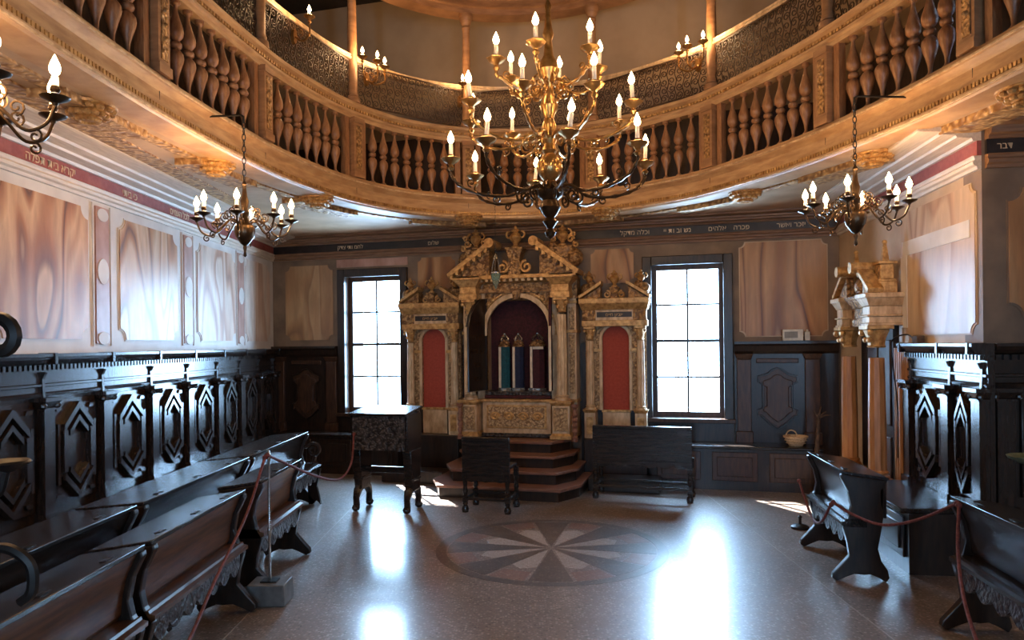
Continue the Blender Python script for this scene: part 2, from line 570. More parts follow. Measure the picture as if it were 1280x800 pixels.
for k in range(16):
    a0, a1 = 2 * PI * k / 16, 2 * PI * (k + 1) / 16
    ring_piece(R_IN, R_OUT, a0, a1, 4, 0.0010).build('inlay_ring_segment', 'terrazzo_dark', fl, smooth=0)
for k in range(8):
    a = 2 * PI * k / 8 - 0.06
    MB().prism([pt(0.03, a), pt(R_IN - 0.01, a - 0.19), pt(R_IN - 0.01, a), pt(R_IN - 0.01, a + 0.19)], -0.01, 0.0010, 'z').build('inlay_wedge', 'terrazzo_dark', fl, smooth=0)
    a += PI / 8
    MB().prism([pt(0.06, a), pt(R_IN * 0.62, a - 0.19), pt(R_IN * 0.70, a), pt(R_IN * 0.62, a + 0.19)], -0.01, 0.0010, 'z').build('inlay_wedge', 'terrazzo_light', fl, smooth=0)
    ring_piece(R_IN * 0.76, R_IN - 0.012, a - 0.17, a + 0.17, 3, 0.0008).build('inlay_wedge', 'terrazzo_red', fl, smooth=0)
for x in (-1.6, 2.02):
    B(x - 0.004, x + 0.004, 1.0, 8.0, -0.01, 0.0008).build('joint_strip', 'terrazzo_light', fl, smooth=0)


# ------------------------------------------------------------------ windows
def window(n, x0, x1, F=None):
    F = F or FB
    root = empty('window_%d' % n, F.o, F.rz)
    structure(root, ['tall sash window with eight panes left of the gilded ark', 'tall sash window with eight panes right of the gilded ark', 'sash window in the rear wall out of view, first', 'sash window in the rear wall out of view, second'][n - 1], 'window')
    for a, c, z0, z1 in ((x0 - 0.09, x0 + 0.012, WZ0 - 0.03, WZ1 + 0.09), (x1 - 0.012, x1 + 0.09, WZ0 - 0.03, WZ1 + 0.09), (x0 + 0.012, x1 - 0.012, WZ1 - 0.012, WZ1 + 0.09)):
        B(a, c, -0.05, 0.03, z0, z1).build('casing', 'dark_wood', root, bev=0.008)
    for a, c in ((x0, x0 + 0.012), (x1 - 0.012, x1)):
        B(a, c, 0.03, 0.44 if F is FB else 0.24, WZ0, WZ1).build('reveal_lining', 'panel_wood', root, smooth=0)
    B(x0 - 0.11, x1 + 0.11, -0.09, 0.4 if F is FB else 0.24, WZ0 - 0.045, WZ0 + 0.001).build('sill', 'panel_wood', root, bev=0.006)
    gx0, gx1, gz0, gz1 = x0 + 0.065, x1 - 0.065, WZ0 + 0.065, WZ1 - 0.065
    zm = (gz0 + gz1) / 2
    fm = MB().box(x0 + 0.012, gx0, 0.09, 0.14, WZ0 + 0.002, WZ1).box(gx1, x1 - 0.012, 0.09, 0.14, WZ0 + 0.002, WZ1)
    fm.box(gx0, gx1, 0.09, 0.14, WZ0 + 0.002, gz0).box(gx0, gx1, 0.09, 0.14, gz1, WZ1)
    fm.build('frame', 'panel_wood', root, smooth=0)
    B(gx0, gx1, 0.08, 0.14, zm - 0.018, zm + 0.018).build('meeting_rail', 'dark_wood', root, smooth=0)
    xm = (gx0 + gx1) / 2
    for za, zb in ((gz0, zm - 0.018), (zm + 0.018, gz1)):
        B(xm - 0.012, xm + 0.012, 0.10, 0.128, za, zb).build('glazing_bar', 'dark_wood', root, smooth=0)
        q = (za + zb) / 2
        for a, c in ((gx0, xm - 0.012), (xm + 0.012, gx1)):
            B(a, c, 0.105, 0.125, q - 0.011, q + 0.011).build('glazing_bar', 'dark_wood', root, smooth=0)
            for z0, z1 in ((za, q - 0.011), (q + 0.011, zb)):
                B(a, c, 0.113, 0.116, z0, z1).build('pane', 'pane_glass', root, smooth=0)
    # sampling portal for the sky that shines through this opening
    pl = bpy.data.lights.new('window_portal', 'AREA')
    pl.shape = 'RECTANGLE'
    pl.size, pl.size_y = x1 - x0, WZ1 - WZ0
    pl.cycles.is_portal = True
    po = bpy.data.objects.new('window_portal', pl)
    col.objects.link(po)
    po.location = F.p((x0 + x1) / 2, 0.46 if F is FB else 0.25, (WZ0 + WZ1) / 2)
    po.rotation_euler = (-F.y).to_track_quat('-Z', 'Z').to_euler()


window(1, *WIN[0])
window(2, *WIN[1])
FW = Frame((0, -3.2), PI)
window(3, -2.3, -1.8, FW)
window(4, 1.0, 1.5, FW)

# ------------------------------------------------------------------ cornices with inscribed friezes
def cornice(n, F, x0, x1, dep, body, fmat, label, texts):
    root = empty('trim_%d' % n, F.o, F.rz)
    structure(root, label, 'cornice')
    lo = [(0, 2.735), (-0.025, 2.735), (-0.03, 2.755), (-0.05, 2.765), (-0.055, 2.785), (-0.04, 2.8), (-0.045, 2.815), (-0.055, 2.825), (0, 2.825)]
    MB().prism(lo, x0, x1, 'x').build('lower_moulding', body, root, smooth=0)
    B(x0, x1, -0.028, 0, 2.825, 2.925).build('frieze', fmat, root, smooth=0)
    hi = [(0, 2.925), (-0.05, 2.925), (-0.06, 2.945), (-0.25 * dep - 0.05, 2.952), (-0.27 * dep - 0.05, 2.968), (-0.6 * dep, 2.978), (-0.62 * dep, 2.995), (-0.96 * dep, 3.004), (-dep, 3.01), (-dep, ZS - 0.002), (0, ZS - 0.002)]
    MB().prism(hi, x0, x1, 'x').build('crown_moulding', body, root, smooth=0)
    for s, x, size in texts:
        text('inscription', s, size, 'gold_letter', root, (x, -0.03, 2.875), (PI / 2, 0, 0))
    return root


cornice(1, FL, -3.2, 9.62, 0.40, 'cornice_pale', 'frieze_red', 'pale cornice with red inscribed frieze on the left wall',
        [('הלפת תיב ארקי', 4.98, 0.085), ('יתיב יכ', 6.0, 0.085), ('םימעה לכל', 6.9, 0.085)])
cornice(2, FB, XL, XR, 0.20, 'cornice_brown', 'frieze_shade_black', 'brown cornice with shade-blackened inscribed frieze over windows and ark',
        [('קדצ יתו מחל', -2.15, 0.07), ('םולש', -1.0, 0.07), ('לקדמ הלכו', 1.50, 0.075), ('יי תו בו שנ', 1.98, 0.075), ('םיהלא', 2.42, 0.075), ('הרכפ', 2.68, 0.075), ('רשאו רכזי', 3.2, 0.075)])
cornice(3, FR, RF, RC, 0.40, 'cornice_pale', 'frieze_red', 'pale cornice with red frieze on the right wall', [])
cornice(4, FT, 0.02, 1.2, 0.16, 'cornice_brown', 'frieze_shade_black', 'brown cornice with shade-blackened frieze on the short return wall', [('רבד', 0.13, 0.06)])


# ------------------------------------------------------------------ painted marble panels
def notched(x0, x1, z0, z1, r):
    pts = []
    for cx, cz, a0 in ((x1, z0, PI), (x1, z1, -PI / 2), (x0, z1, 0.0), (x0, z0, PI / 2)):
        pts += [(cx + r * math.cos(a0 - i * PI / 2 / 5), cz + r * math.sin(a0 - i * PI / 2 / 5)) for i in range(6)]
    return pts


def panel(parent, x0, x1, z0, z1, mat, r=0.09, rim='plaster_pale'):
    o = MB().prism(notched(x0, x1, z0, z1, r), -0.012, 0.0, 'y').build('marble_panel', mat, parent, smooth=0)
    out = notched(x0 - 0.012, x1 + 0.012, z0 - 0.012, z1 + 0.012, r)
    MB().prism(out, -0.006, 0.0, 'y').build('panel_rim', rim, o, smooth=0)
    return o


for (a, c), mt in zip(((1.55, 2.55), (2.98, 4.0), (4.42, 5.43), (5.87, 6.88), (7.32, 8.31), (8.63, 9.5)), ('marble_gold', 'marble_orange', 'marble_orange', 'marble_gold', 'marble_rose', 'marble_pale')):
    panel(wall_left, a, c, 1.67, 2.66, mt)
for a in (2.68, 4.12, 5.53, 7.02, 8.40):
    B(a, a + 0.18, -0.014, 0, 1.64, 2.70).build('marble_strip', 'marble_pink', wall_left, smooth=0)
    for z in (2.64, 2.2, 1.68):
        MB().prism([(a + 0.09 + 0.075 * math.cos(q * PI / 8), z + 0.10 * math.sin(q * PI / 8) * (1 if z == 2.2 else 0.5)) for q in range(16)], -0.02, -0.01, 'y').build('oval_medallion', 'plaster_pale', wall_left, smooth=0)
    for q in (a - 0.035, a + 0.205):
        B(q, q + 0.012, -0.012, 0, 1.62, 2.72).build('strip_moulding', 'plaster_pale', wall_left, smooth=0)
panel(wall_back, -3.12, -2.42, 1.68, 2.66, 'marble_wall', 0.07, 'plaster_brown')
B(-2.36, -1.36, -0.012, 0, 2.62, 2.72).build('marble_strip', 'marble_pink', wall_back, smooth=0)
panel(wall_back, 2.66, 3.56, 1.66, 2.70, 'marble_amber', 0.06, 'plaster_warm')
B(-1.30, -0.66, -0.008, 0, 2.3, 2.72).build('marble_panel', 'plaster_brown', wall_back, smooth=0)
panel(wall_back, -1.22, -0.72, 2.3, 2.70, 'marble_amber', 0.05, 'plaster_brown')
panel(wall_back, 0.98, 1.48, 2.3, 2.70, 'marble_amber', 0.05, 'plaster_brown')
panel(wall_right, -6.18, -4.93, 1.64, 2.66, 'marble_tan', 0.07, 'plaster_warm')
for a, c, z0, z1 in ((-6.14, -4.99, 2.30, 2.42), (-6.17, -6.05, 1.70, 2.30), (-6.215, -6.165, 1.58, 1.98)):
    B(a, c, -0.018, -0.010, z0, z1).build('pale_strip', 'plaster_pale', wall_right, smooth=0)  # pale raised strips laid along the marble panel
panel(wall_return, 0.16, 1.1, 1.75, 2.60, 'marble_amber', 0.09, 'plaster_brown')


# ------------------------------------------------------------------ carved wall panelling
ZD = 1.57
PIL = MB()
PIL.box(-0.055, 0.055, -0.095, -0.03, 0.50, 1.19).box(-0.07, 0.07, -0.11, -0.03, 0.40, 0.50)
PIL.box(-0.062, 0.062, -0.102, -0.03, 1.19, 1.205).frus((-0.055, 0.055, -0.095, -0.03), 1.205, (-0.085, 0.085, -0.125, -0.03), 1.25).box(-0.09, 0.09, -0.13, -0.03, 1.25, 1.275)
PIL.ball((-0.072, -0.10, 1.222), 0.024, 8, 5).ball((0.072, -0.10, 1.222), 0.024, 8, 5)
ME_PIL = PIL.mesh('pilaster', 'dado_wood', 30)
ME_BRK = MB().prism([(-0.03, 1.275), (-0.06, 1.275), (-0.055, 1.40), (-0.075, 1.44), (-0.03, 1.45)], -0.014, 0.014, 'x').box(-0.014, 0.014, -0.146, -0.03, 1.50, 1.574).mesh('bracket', 'dado_wood', 0)
ME_FIELD = B(-0.235, 0.235, -0.045, -0.03, 0.52, 1.25).mesh('panel', 'dado_wood', 0)


def chev(w, z, h, th, up=1):
    pts = [(-w, z - up * h), (0, z), (w, z - up * h), (w, z - up * (h + th)), (0, z - up * th), (-w, z - up * (h + th))]
    return MB().prism(pts, -0.085, -0.045, 'y')


ME_CH = [chev(0.155, 1.225, 0.15, 0.05).mesh('chevron_moulding', 'dado_wood', 0), chev(0.10, 1.13, 0.10, 0.04).mesh('chevron_moulding', 'dado_wood', 0),
         chev(0.155, 0.535, 0.15, 0.05, -1).mesh('chevron_moulding', 'dado_wood', 0), chev(0.10, 0.63, 0.10, 0.04, -1).mesh('chevron_moulding', 'dado_wood', 0)]
ME_SD = [MB().box(-0.02, 0.02, -0.085, -0.045, 0.74, 1.03).box(-0.034, 0.034, -0.07, -0.045, 1.03, 1.055).box(-0.034, 0.034, -0.07, -0.045, 0.715, 0.74).mesh('side_moulding', 'dado_wood', 0),
         B(-0.013, 0.013, -0.07, -0.045, 0.66, 1.08).mesh('side_moulding', 'dado_wood', 0)]
ME_EAR = MB().prism([(-0.03, 1.17), (0.03, 1.17), (0.045, 1.20), (-0.015, 1.20)], -0.06, -0.045, 'y').mesh('corner_moulding', 'dado_wood', 0)


def dado_core(root, x0, x1, mat='dado_wood'):
    B(x0, x1, -0.03, 0, 0.0, 1.30).build('backboard', mat, root, smooth=0)
    MB().prism([(0, 1.28), (-0.05, 1.28), (-0.055, 1.30), (-0.04, 1.31), (-0.04, 1.345), (-0.055, 1.35), (-0.055, 1.365), (-0.042, 1.37), (-0.045, 1.455), (0, 1.455)], x0, x1, 'x').build('entablature', mat, root, smooth=0)
    MB().prism([(0, 1.455), (-0.06, 1.455), (-0.06, 1.495), (-0.10, 1.505), (-0.13, 1.53), (-0.14, 1.55), (-0.14, ZD), (0, ZD)], x0, x1, 'x').build('cornice', mat, root, smooth=0)
    d = MB()
    x = x0 + 0.02
    while x < x1 - 0.03:
        d.box(x, x + 0.024, -0.085, -0.058, 1.46, 1.494)
        x += 0.048
    tag(d.build('dentil_course', mat, root, smooth=0), kind='stuff')


def wainscot(name, F, x0, x1, pil, label, ends=()):
    root = empty(name, F.o, F.rz)
    tag(root, label, 'wall panelling')
    dado_core(root, x0, x1)
    for x in pil:
        p = link('pilaster', ME_PIL, root, (x, 0, 0))
        link('bracket', ME_BRK, root, (x, 0, 0))
    for a, c in zip(pil[:-1], pil[1:]):
        mid, wd = (a + c) / 2, (c - a)
        f = link('panel', ME_FIELD, root, (mid, 0, 0))
        f.scale = (min(1.15, (wd - 0.14) / 0.52), 1, 1)
        for me in ME_CH:
            link('chevron_moulding', me, f)
        for s in (-1, 1):
            link('side_moulding', ME_SD[0], f, (s * 0.145, 0, 0))
            link('side_moulding', ME_SD[1], f, (s * 0.195, 0, 0))
            link('corner_moulding', ME_EAR, f, (s * 0.175, 0, 0)).scale = (s, 1, 1)
            link('corner_moulding', ME_EAR, f, (s * 0.175, 0, 1.76)).scale = (s, 1, -1)
    return root


wainscot('wall_panelling', FL, 0.4, 9.58, [2.07, 2.76, 3.45, 4.14, 4.83, 5.53, 6.27, 6.97, 7.67, 8.31, 8.95, 9.50], 'dark carved panelling with pilasters and chevrons along the left wall')
wainscot('wall_panelling', FR, -5.965, -4.712, [-5.90, -5.22, -4.77], 'dark carved chevron panelling on the right wall beside the doorway columns')
rt = empty('wall_panelling', FT.o, FT.rz)
tag(rt, 'shadowed dark panelling on the short wall at right edge', 'wall panelling')
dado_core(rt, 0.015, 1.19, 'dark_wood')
B(0.2, 0.8, -0.05, -0.03, 0.55, 1.22).build('panel', 'dark_wood', rt, bev=0.01)
link('pilaster', ME_PIL, rt, (0.09, 0, 0))


def plain_dado(x0, x1, label, pan, pil):
    root = empty('wall_panelling', FB.o, FB.rz)
    tag(root, label, 'wall panelling')
    B(x0, x1, -0.03, 0, 0, 1.56).build('backboard', 'dark_wood', root, smooth=0)
    MB().prism([(0, 1.46), (-0.04, 1.46), (-0.06, 1.49), (-0.08, 1.55), (-0.10, 1.57), (-0.10, 1.60), (0, 1.60)], x0, x1, 'x').build('cornice', 'dark_wood', root, smooth=0)
    for x in pil:
        MB().box(x - 0.075, x + 0.075, -0.065, -0.03, 0.60, 1.40).box(x - 0.09, x + 0.09, -0.08, -0.03, 0.47, 0.60).frus((x - 0.075, x + 0.075, -0.065, -0.03), 1.40, (x - 0.10, x + 0.10, -0.09, -0.03), 1.46).build('pilaster', 'panel_wood', root, bev=0.006)
    for x in pan:
        w2 = 0.20
        pts = [(x - w2, 0.78), (x - w2 + 0.03, 0.78), (x - 0.09, 0.70), (x, 0.64), (x + 0.09, 0.70), (x + w2 - 0.03, 0.78), (x + w2, 0.78), (x + w2, 0.84), (x + w2 - 0.05, 0.86), (x + w2 - 0.05, 1.12), (x + w2, 1.15), (x + w2, 1.21), (x + 0.1, 1.24), (x + 0.05, 1.285), (x, 1.30), (x - 0.05, 1.285), (x - 0.1, 1.24), (x - w2, 1.21), (x - w2, 1.15), (x - w2 + 0.05, 1.12), (x - w2 + 0.05, 0.86), (x - w2, 0.84)]
        o = MB().prism(pts, -0.052, -0.03, 'y').build('panel', 'panel_wood', root, smooth=0)
        sh = [(x + (a - x) * 0.76, 0.98 + (c - 0.98) * 0.80) for a, c in pts]
        MB().prism(sh, -0.075, -0.05, 'y').build('raised_field', 'panel_wood', o, smooth=0, bev=0.008)
        MB().tube([(a, -0.055, c) for a, c in pts], 0.012, 5, True).build('moulding', 'dark_wood', o)
        B(x - 0.22, x + 0.22, -0.06, -0.03, 1.36, 1.41).build('top_rail', 'panel_wood', root, bev=0.008)
    return root


plain_dado(XL + 0.02, WIN[0][0] - 0.10, 'nearly black panelling between the corner and left window', [-2.80], [-3.2, -2.43])
plain_dado(WIN[1][1] + 0.10, XR - 0.02, 'brown black panelling with shaped panel right of the right window', [3.04], [2.69, 3.40])
for k, (x0, x1) in enumerate(((WIN[0][1] + 0.09, -0.6), (0.85, WIN[1][0] - 0.09))):
    o = B(x0, x1, -0.03, 0, 0, 1.6).build('wall_panelling', 'dark_wood', None, FB.o, FB.rz, smooth=0)
    tag(o, ['dark boarding hidden behind the left red panelled niche', 'dark boarding hidden behind the right red panelled niche'][k], 'wall panelling')
for k, (x0, x1) in enumerate(WIN):
    o = B(x0 - 0.09, x1 + 0.09, -0.035, 0, 0, WZ0 - 0.05).build('wall_panelling', 'dark_wood', None, FB.o, FB.rz, smooth=0)
    tag(o, ['dark wooden apron panel beneath the left window', 'dark wooden apron panel beneath the right window'][k], 'wall panelling')


# ------------------------------------------------------------------ benches fixed along the walls
def wall_bench(F, x0, x1, dep, zt, label, npan, mat='bench_wood', pm_='panel_wood'):
    root = empty('wall_bench', F.p((x0 + x1) / 2), F.rz)
    tag(root, label, 'bench')
    h = (x1 - x0) / 2
    B(-h, h, -dep, -0.036, zt - 0.035, zt).build('seat', mat, root, bev=0.008)
    B(-h, h, -dep + 0.05, -0.036, 0.0, zt - 0.035).build('base', 'dark_wood', root, smooth=0)
    n = npan
    for k in range(n):
        a = -h + 2 * h * k / n + 0.06
        c = -h + 2 * h * (k + 1) / n - 0.06
        o = B(a, c, -dep + 0.035, -dep + 0.05, 0.10, zt - 0.07).build('front_panel', pm_, root, bev=0.006)
        B(a + 0.05, c - 0.05, -dep + 0.022, -dep + 0.036, 0.15, zt - 0.12).build('raised_field', pm_, o, bev=0.006)
    return root


wall_bench(FB, -3.05, -1.36, 0.42, 0.50, 'dark wall bench below the left window, in the corner', 3, pm_='dark_wood')
wall_bench(FB, 1.69, 3.45, 0.42, 0.48, 'dark wall bench below the right window carrying the basket', 3)
wall_bench(FL, 1.2, 8.9, 0.48, 0.45, 'long dark wall bench against the left chevron panelling', 9, pm_='dark_wood')
wall_bench(FR, -5.95, -3.2 + 0.0 - 1.68, 0.52, 0.45, 'dark wall bench against the right chevron panelling', 2, pm_='dark_wood')


# ------------------------------------------------------------------ the oval gallery
GP = [(-2.24, 3.0), (-2.24, 4.0), (-2.2, 4.8), (-2.1, 5.65), (-1.98, 6.3), (-1.72, 7.08), (-1.36, 7.66), (-1.0, 7.98), (-0.55, 8.2), (0, 8.28), (0.6, 8.18), (1.2, 7.88), (1.6, 7.53), (1.95, 7.12), (2.3, 6.38), (2.5, 5.82), (2.63, 5.3), (2.74, 4.7), (2.8, 4.0), (2.83, 3.0), (2.8, 1.6), (2.6, 0.2), (2.2, -1.0), (1.4, -1.95), (0.3, -2.35), (-0.8, -2.0), (-1.6, -1.1), (-2.05, 0.2), (-2.2, 1.6)]
GC = catmull([(x, y, 0) for x, y in GP], 8, True)
NG = len(GC)
GN = []
for i in range(NG):
    d = (GC[(i + 1) % NG] - GC[i - 1]).normalized()
    GN.append(Vector((d.y, -d.x, 0)))          # curve runs clockwise seen from above: this points into the room
GL = [0.0]
for i in range(NG):
    GL.append(GL[-1] + (GC[(i + 1) % NG] - GC[i]).length)


def on_curve(s):
    s = s % GL[-1]
    for i in range(NG):
        if GL[i + 1] >= s:
            q = (s - GL[i]) / (GL[i + 1] - GL[i])
            return GC[i].lerp(GC[(i + 1) % NG], q), GN[i].lerp(GN[(i + 1) % NG], q).normalized()


def sweep(prof):
    """closed profile of (inward offset, z) swept round the oval"""
    mb = MB()
    n = len(prof)
    vs = []
    for i in range(NG):
        for o, z in prof:
            p = GC[i] + GN[i] * o
            vs.append((p.x, p.y, z))
    fs = [(i * n + k, i * n + (k + 1) % n, ((i + 1) % NG) * n + (k + 1) % n, ((i + 1) % NG) * n + k) for i in range(NG) for k in range(n)]
    return mb.add(vs, fs)


gal = empty('gallery', (0.25, 3.2, ZS))
tag(gal, 'curved upper gallery of brown and gilded wood with balustrade and lattice', 'gallery')
GINV = Matrix.Translation((-0.25, -3.2, -ZS))


def gbuild(mb, name, mat, parent=None, **k):
    return mb.xf(GINV).build(name, mat, parent or gal, **k)


gbuild(sweep([(-0.12, 3.02), (0.07, 3.02), (0.085, 3.03), (0.09, 3.05), (0.09, 3.06), (0.06, 3.07), (0.06, 3.10), (0.045, 3.11), (0.04, 3.20), (0.05, 3.21), (0.065, 3.225), (0.085, 3.235), (0.09, 3.25), (0.09, 3.265), (0.06, 3.28), (0.055, 3.30), (-0.09, 3.30), (-0.12, 3.3)]), 'fascia', 'fascia_wood', smooth=25)
gbuild(sweep([(-0.06, 3.895), (0.04, 3.895), (0.045, 3.93), (0.06, 3.945), (0.06, 3.965), (0.045, 3.975), (0.05, 4.00), (0.08, 4.02), (0.085, 4.05), (0.05, 4.065), (-0.06, 4.065)]), 'handrail', 'fascia_wood', smooth=25)
gbuild(sweep([(-0.05, 4.49), (0.01, 4.49), (0.025, 4.50), (0.03, 4.52), (0.02, 4.53), (0.025, 4.55), (-0.05, 4.56)]), 'upper_rail', 'gilt_pale', smooth=25)
gbuild(sweep([(-0.14, 5.36), (0.05, 5.36), (0.06, 5.42), (0.09, 5.43), (0.09, 5.5), (0.14, 5.54), (0.17, 5.62), (0.26, 5.66), (0.28, 5.75), (0.28, 6.0), (-0.14, 6.0)]), 'upper_entablature', 'gallery_wood', smooth=25)
gbuild(sweep([(0.085, 3.245), (0.097, 3.248), (0.097, 3.258), (0.085, 3.262)]), 'gilt_fillet', 'gilt_pale', smooth=0)
gbuild(sweep([(0.085, 3.034), (0.096, 3.037), (0.096, 3.047), (0.085, 3.05)]), 'gilt_fillet', 'gilt_pale', smooth=0)
# little bead and dentil rows: too small to pick apart
for nm, off, z, hgt, step, s0, s1 in (('bead_row', 0.062, 3.085, 0.014, 0.032, 0.0, 12.9), ('dentil_row', 0.05, 3.985, 0.012, 0.04, 0.6, 12.4)):
    d = MB()
    s = s0
    while s < s1:
        p, n = on_curve(s)
        tgt = Vector((n.y, -n.x, 0))
        c = p + n * off
        hw = step * 0.32
        vs = [c + tgt * (a * hw) + n * (bb * 0.012) + Vector((0, 0, z + cc * hgt)) for cc in (-1, 1) for bb in (-1, 1) for a in (-1, 1)]
        d.add(vs, [(0, 2, 3, 1), (4, 5, 7, 6), (0, 1, 5, 4), (2, 6, 7, 3), (0, 4, 6, 2), (1, 3, 7, 5)])
        s += step
    tag(gbuild(d, nm, 'gilt', smooth=0), kind='stuff')

# soffit slab between oval and walls
CEN = Vector((0.25, 3.2, 0))


def hit_poly(a, poly):
    d = Vector((math.cos(a), math.sin(a), 0))
    best = None
    for i in range(len(poly)):
        p, q = Vector((*poly[i][:2], 0)), Vector((*poly[(i + 1) % len(poly)][:2], 0))
        e = q - p
        den = d.x * e.y - d.y * e.x
        if abs(den) < 1e-9:
            continue
        r = p - CEN
        u = (r.x * e.y - r.y * e.x) / den
        v = (r.x * d.y - r.y * d.x) / den
        if u > 0 and -1e-6 <= v <= 1 + 1e-6 and (best is None or u < best):
            best = u
    return CEN + d * best


angs = sorted(set([2 * PI * k / 160 for k in range(160)] + [math.atan2(y - CEN.y, x - CEN.x) % (2 * PI) for x, y in ROOM]))
GPOLY = [(p.x, p.y) for p in GC]
sf = MB()
inn = [hit_poly(a, GPOLY) for a in angs]
out = [hit_poly(a, ROOM) for a in angs]
n = len(angs)
vs = []
for i in range(n):
    o = out[i] + (CEN - out[i]).normalized() * 0.015
    vs += [(inn[i].x, inn[i].y, ZS), (o.x, o.y, ZS), (o.x, o.y, ZS + 0.2), (inn[i].x, inn[i].y, ZS + 0.2)]
sf.add(vs, [(i * 4 + k, i * 4 + (k + 1) % 4, ((i + 1) % n) * 4 + (k + 1) % 4, ((i + 1) % n) * 4 + k) for i in range(n) for k in range(4)])
gbuild(sf, 'soffit', 'soffit_paint', smooth=0)
# carved gilt border under the soffit and raised coffers between the hanging bosses
gbuild(sweep([(-0.30, ZS - 0.014), (-0.26, ZS - 0.02), (-0.20, ZS - 0.014), (-0.20, ZS + 0.01), (-0.30, ZS + 0.01)]), 'soffit_border', 'soffit_carved', smooth=0)

for q in ([(-2.80, 0.0), (-2.64, 0.0), (-2.64, 7.0), (-2.80, 7.6)], [(3.02, 5.05), (3.16, 5.05), (3.36, 6.9), (3.22, 6.7)]):
    gbuild(MB().prism(q, ZS - 0.012, ZS + 0.01, 'z'), 'soffit_border', 'soffit_carved', smooth=0)

BOSS = [(-2.54, 2.85), (-2.47, 4.22), (-2.28, 5.57), (-1.85, 6.92), (-0.47, 8.02), (1.02, 7.72), (2.24, 6.87), (2.78, 5.52), (2.95, 4.1)]
boss_prof = [(0.02, -0.085), (0.06, -0.075), (0.10, -0.045), (0.135, -0.012), (0.155, -0.008), (0.16, 0.008), (0.15, 0.02)]
ME_BOSS = MB().lathe(boss_prof, 20).mesh('boss', 'boss_gilt')
lf = MB()
for k in range(14):
    a = 2 * PI * k / 14
    for r, z, sz in ((0.055, -0.08, 0.022), (0.095, -0.052, 0.026), (0.128, -0.022, 0.026)):
        lf.ball((r * math.cos(a + z * 4), r * math.sin(a + z * 4), z), sz, 6, 4, 0.7)
ME_LEAF = lf.mesh('boss_leaves', 'gilt')
for x, y in BOSS:
    o = link('boss', ME_BOSS, gal, (x - 0.25, y - 3.2, -0.012))
    link('boss_leaves', ME_LEAF, o)
for k in range(-1, 9):
    s0 = 0.34 + 1.46 * k - 1.05 + 1.46 + 0.18
    mb = MB()
    NN = 10
    vs = []
    for i in range(NN + 1):
        p, nn = on_curve(s0 + 0.80 * i / NN)
        wo = 0.40 if k not in (3, 4, 5) else 0.30
        for o, z in ((-0.18, ZS), (-0.18, ZS - 0.05), (-wo, ZS - 0.05), (-wo, ZS)):
            q = p + nn * o
            vs.append((q.x, q.y, z))
    fs = [(i * 4 + j, i * 4 + (j + 1) % 4, (i + 1) * 4 + (j + 1) % 4, (i + 1) * 4 + j) for i in range(NN) for j in range(4)] + [(0, 1, 2, 3), (NN * 4 + 3, NN * 4 + 2, NN * 4 + 1, NN * 4)]
    mb.add(vs, fs)
    gbuild(mb, 'soffit_panel', 'soffit_carved', smooth=0)

# piers, balusters, columns and lattice
ME_BAL = MB().lathe([(0.030, 0), (0.030, 0.02), (0.017, 0.03), (0.012, 0.045), (0.016, 0.085), (0.030, 0.135), (0.046, 0.185), (0.051, 0.215), (0.047, 0.245), (0.030, 0.268), (0.017, 0.278), (0.036, 0.286), (0.041, 0.302), (0.036, 0.318), (0.017, 0.326), (0.030, 0.336), (0.047, 0.359), (0.051, 0.389), (0.046, 0.419), (0.030, 0.469), (0.016, 0.519), (0.012, 0.555), (0.018, 0.568), (0.032, 0.575), (0.032, 0.60)], 12).mesh('baluster', 'baluster_wood', 50)
ME_PIER = MB().box(-0.065, 0.065, -0.075, 0.05, 0, 0.60).box(-0.075, 0.075, -0.088, 0.05, 0, 0.06).box(-0.075, 0.075, -0.088, 0.05, 0.55, 0.60).mesh('pier', 'gallery_wood', 0)
ME_PPAN = MB().box(-0.035, 0.035, -0.083, -0.074, 0.09, 0.52).ball((0, -0.083, 0.40), 0.022, 8, 5).ball((0, -0.083, 0.22), 0.022, 8, 5).ball((0, -0.083, 0.31), 0.016, 8, 5).mesh('carved_inset', 'gilt_carved')
ME_HALF = B(-0.03, 0.03, -0.03, 0.03, 0, 0.6).mesh('half_pier', 'baluster_wood', 0)
ME_COL = MB().lathe([(0.075, 0), (0.075, 0.05), (0.055, 0.07), (0.06, 0.09), (0.050, 0.11), (0.048, 0.6), (0.042, 1.12), (0.05, 1.13), (0.05, 1.15), (0.042, 1.16), (0.055, 1.19), (0.075, 1.24), (0.08, 1.26), (0.08, 1.296)], 14).mesh('column', 'gallery_wood', 40)
# lattice bay 1.30 x 0.42 of interlaced scrolls
la = MB()
LW, LH = 1.30, 0.41
rows, colsn = 5, 15
for r in range(rows):
    for c in range(colsn):
        cx = -LW / 2 + LW * (c + 0.5) / colsn
        cz = 0.01 + LH * (r + 0.5) / rows
        s = 1 if (r + c) % 2 else -1
        la.spiral((cx, 0, cz), 0.040, 1.35, 0.0055, 'y', a0=(r * 1.3 + c * 2.1), n=11, sgn=s, rend=0.25, sides=4)
for c in range(colsn + 1):
    cx = -LW / 2 + LW * c / colsn
    la.tube([(cx + 0.012 * math.sin(q * PI / 2), 0, LH * q / 10) for q in range(11)], 0.005, 4)
la.box(-LW / 2, LW / 2, -0.006, 0.006, 0.0, 0.014).box(-LW / 2, LW / 2, -0.006, 0.006, LH, LH + 0.014)
ME_LAT = la.mesh('lattice_panel', 'lattice_wood', 0)
PIER_S = [0.03 + 1.462 * k for k in range(-1, 10)]
SPAN = 1.462
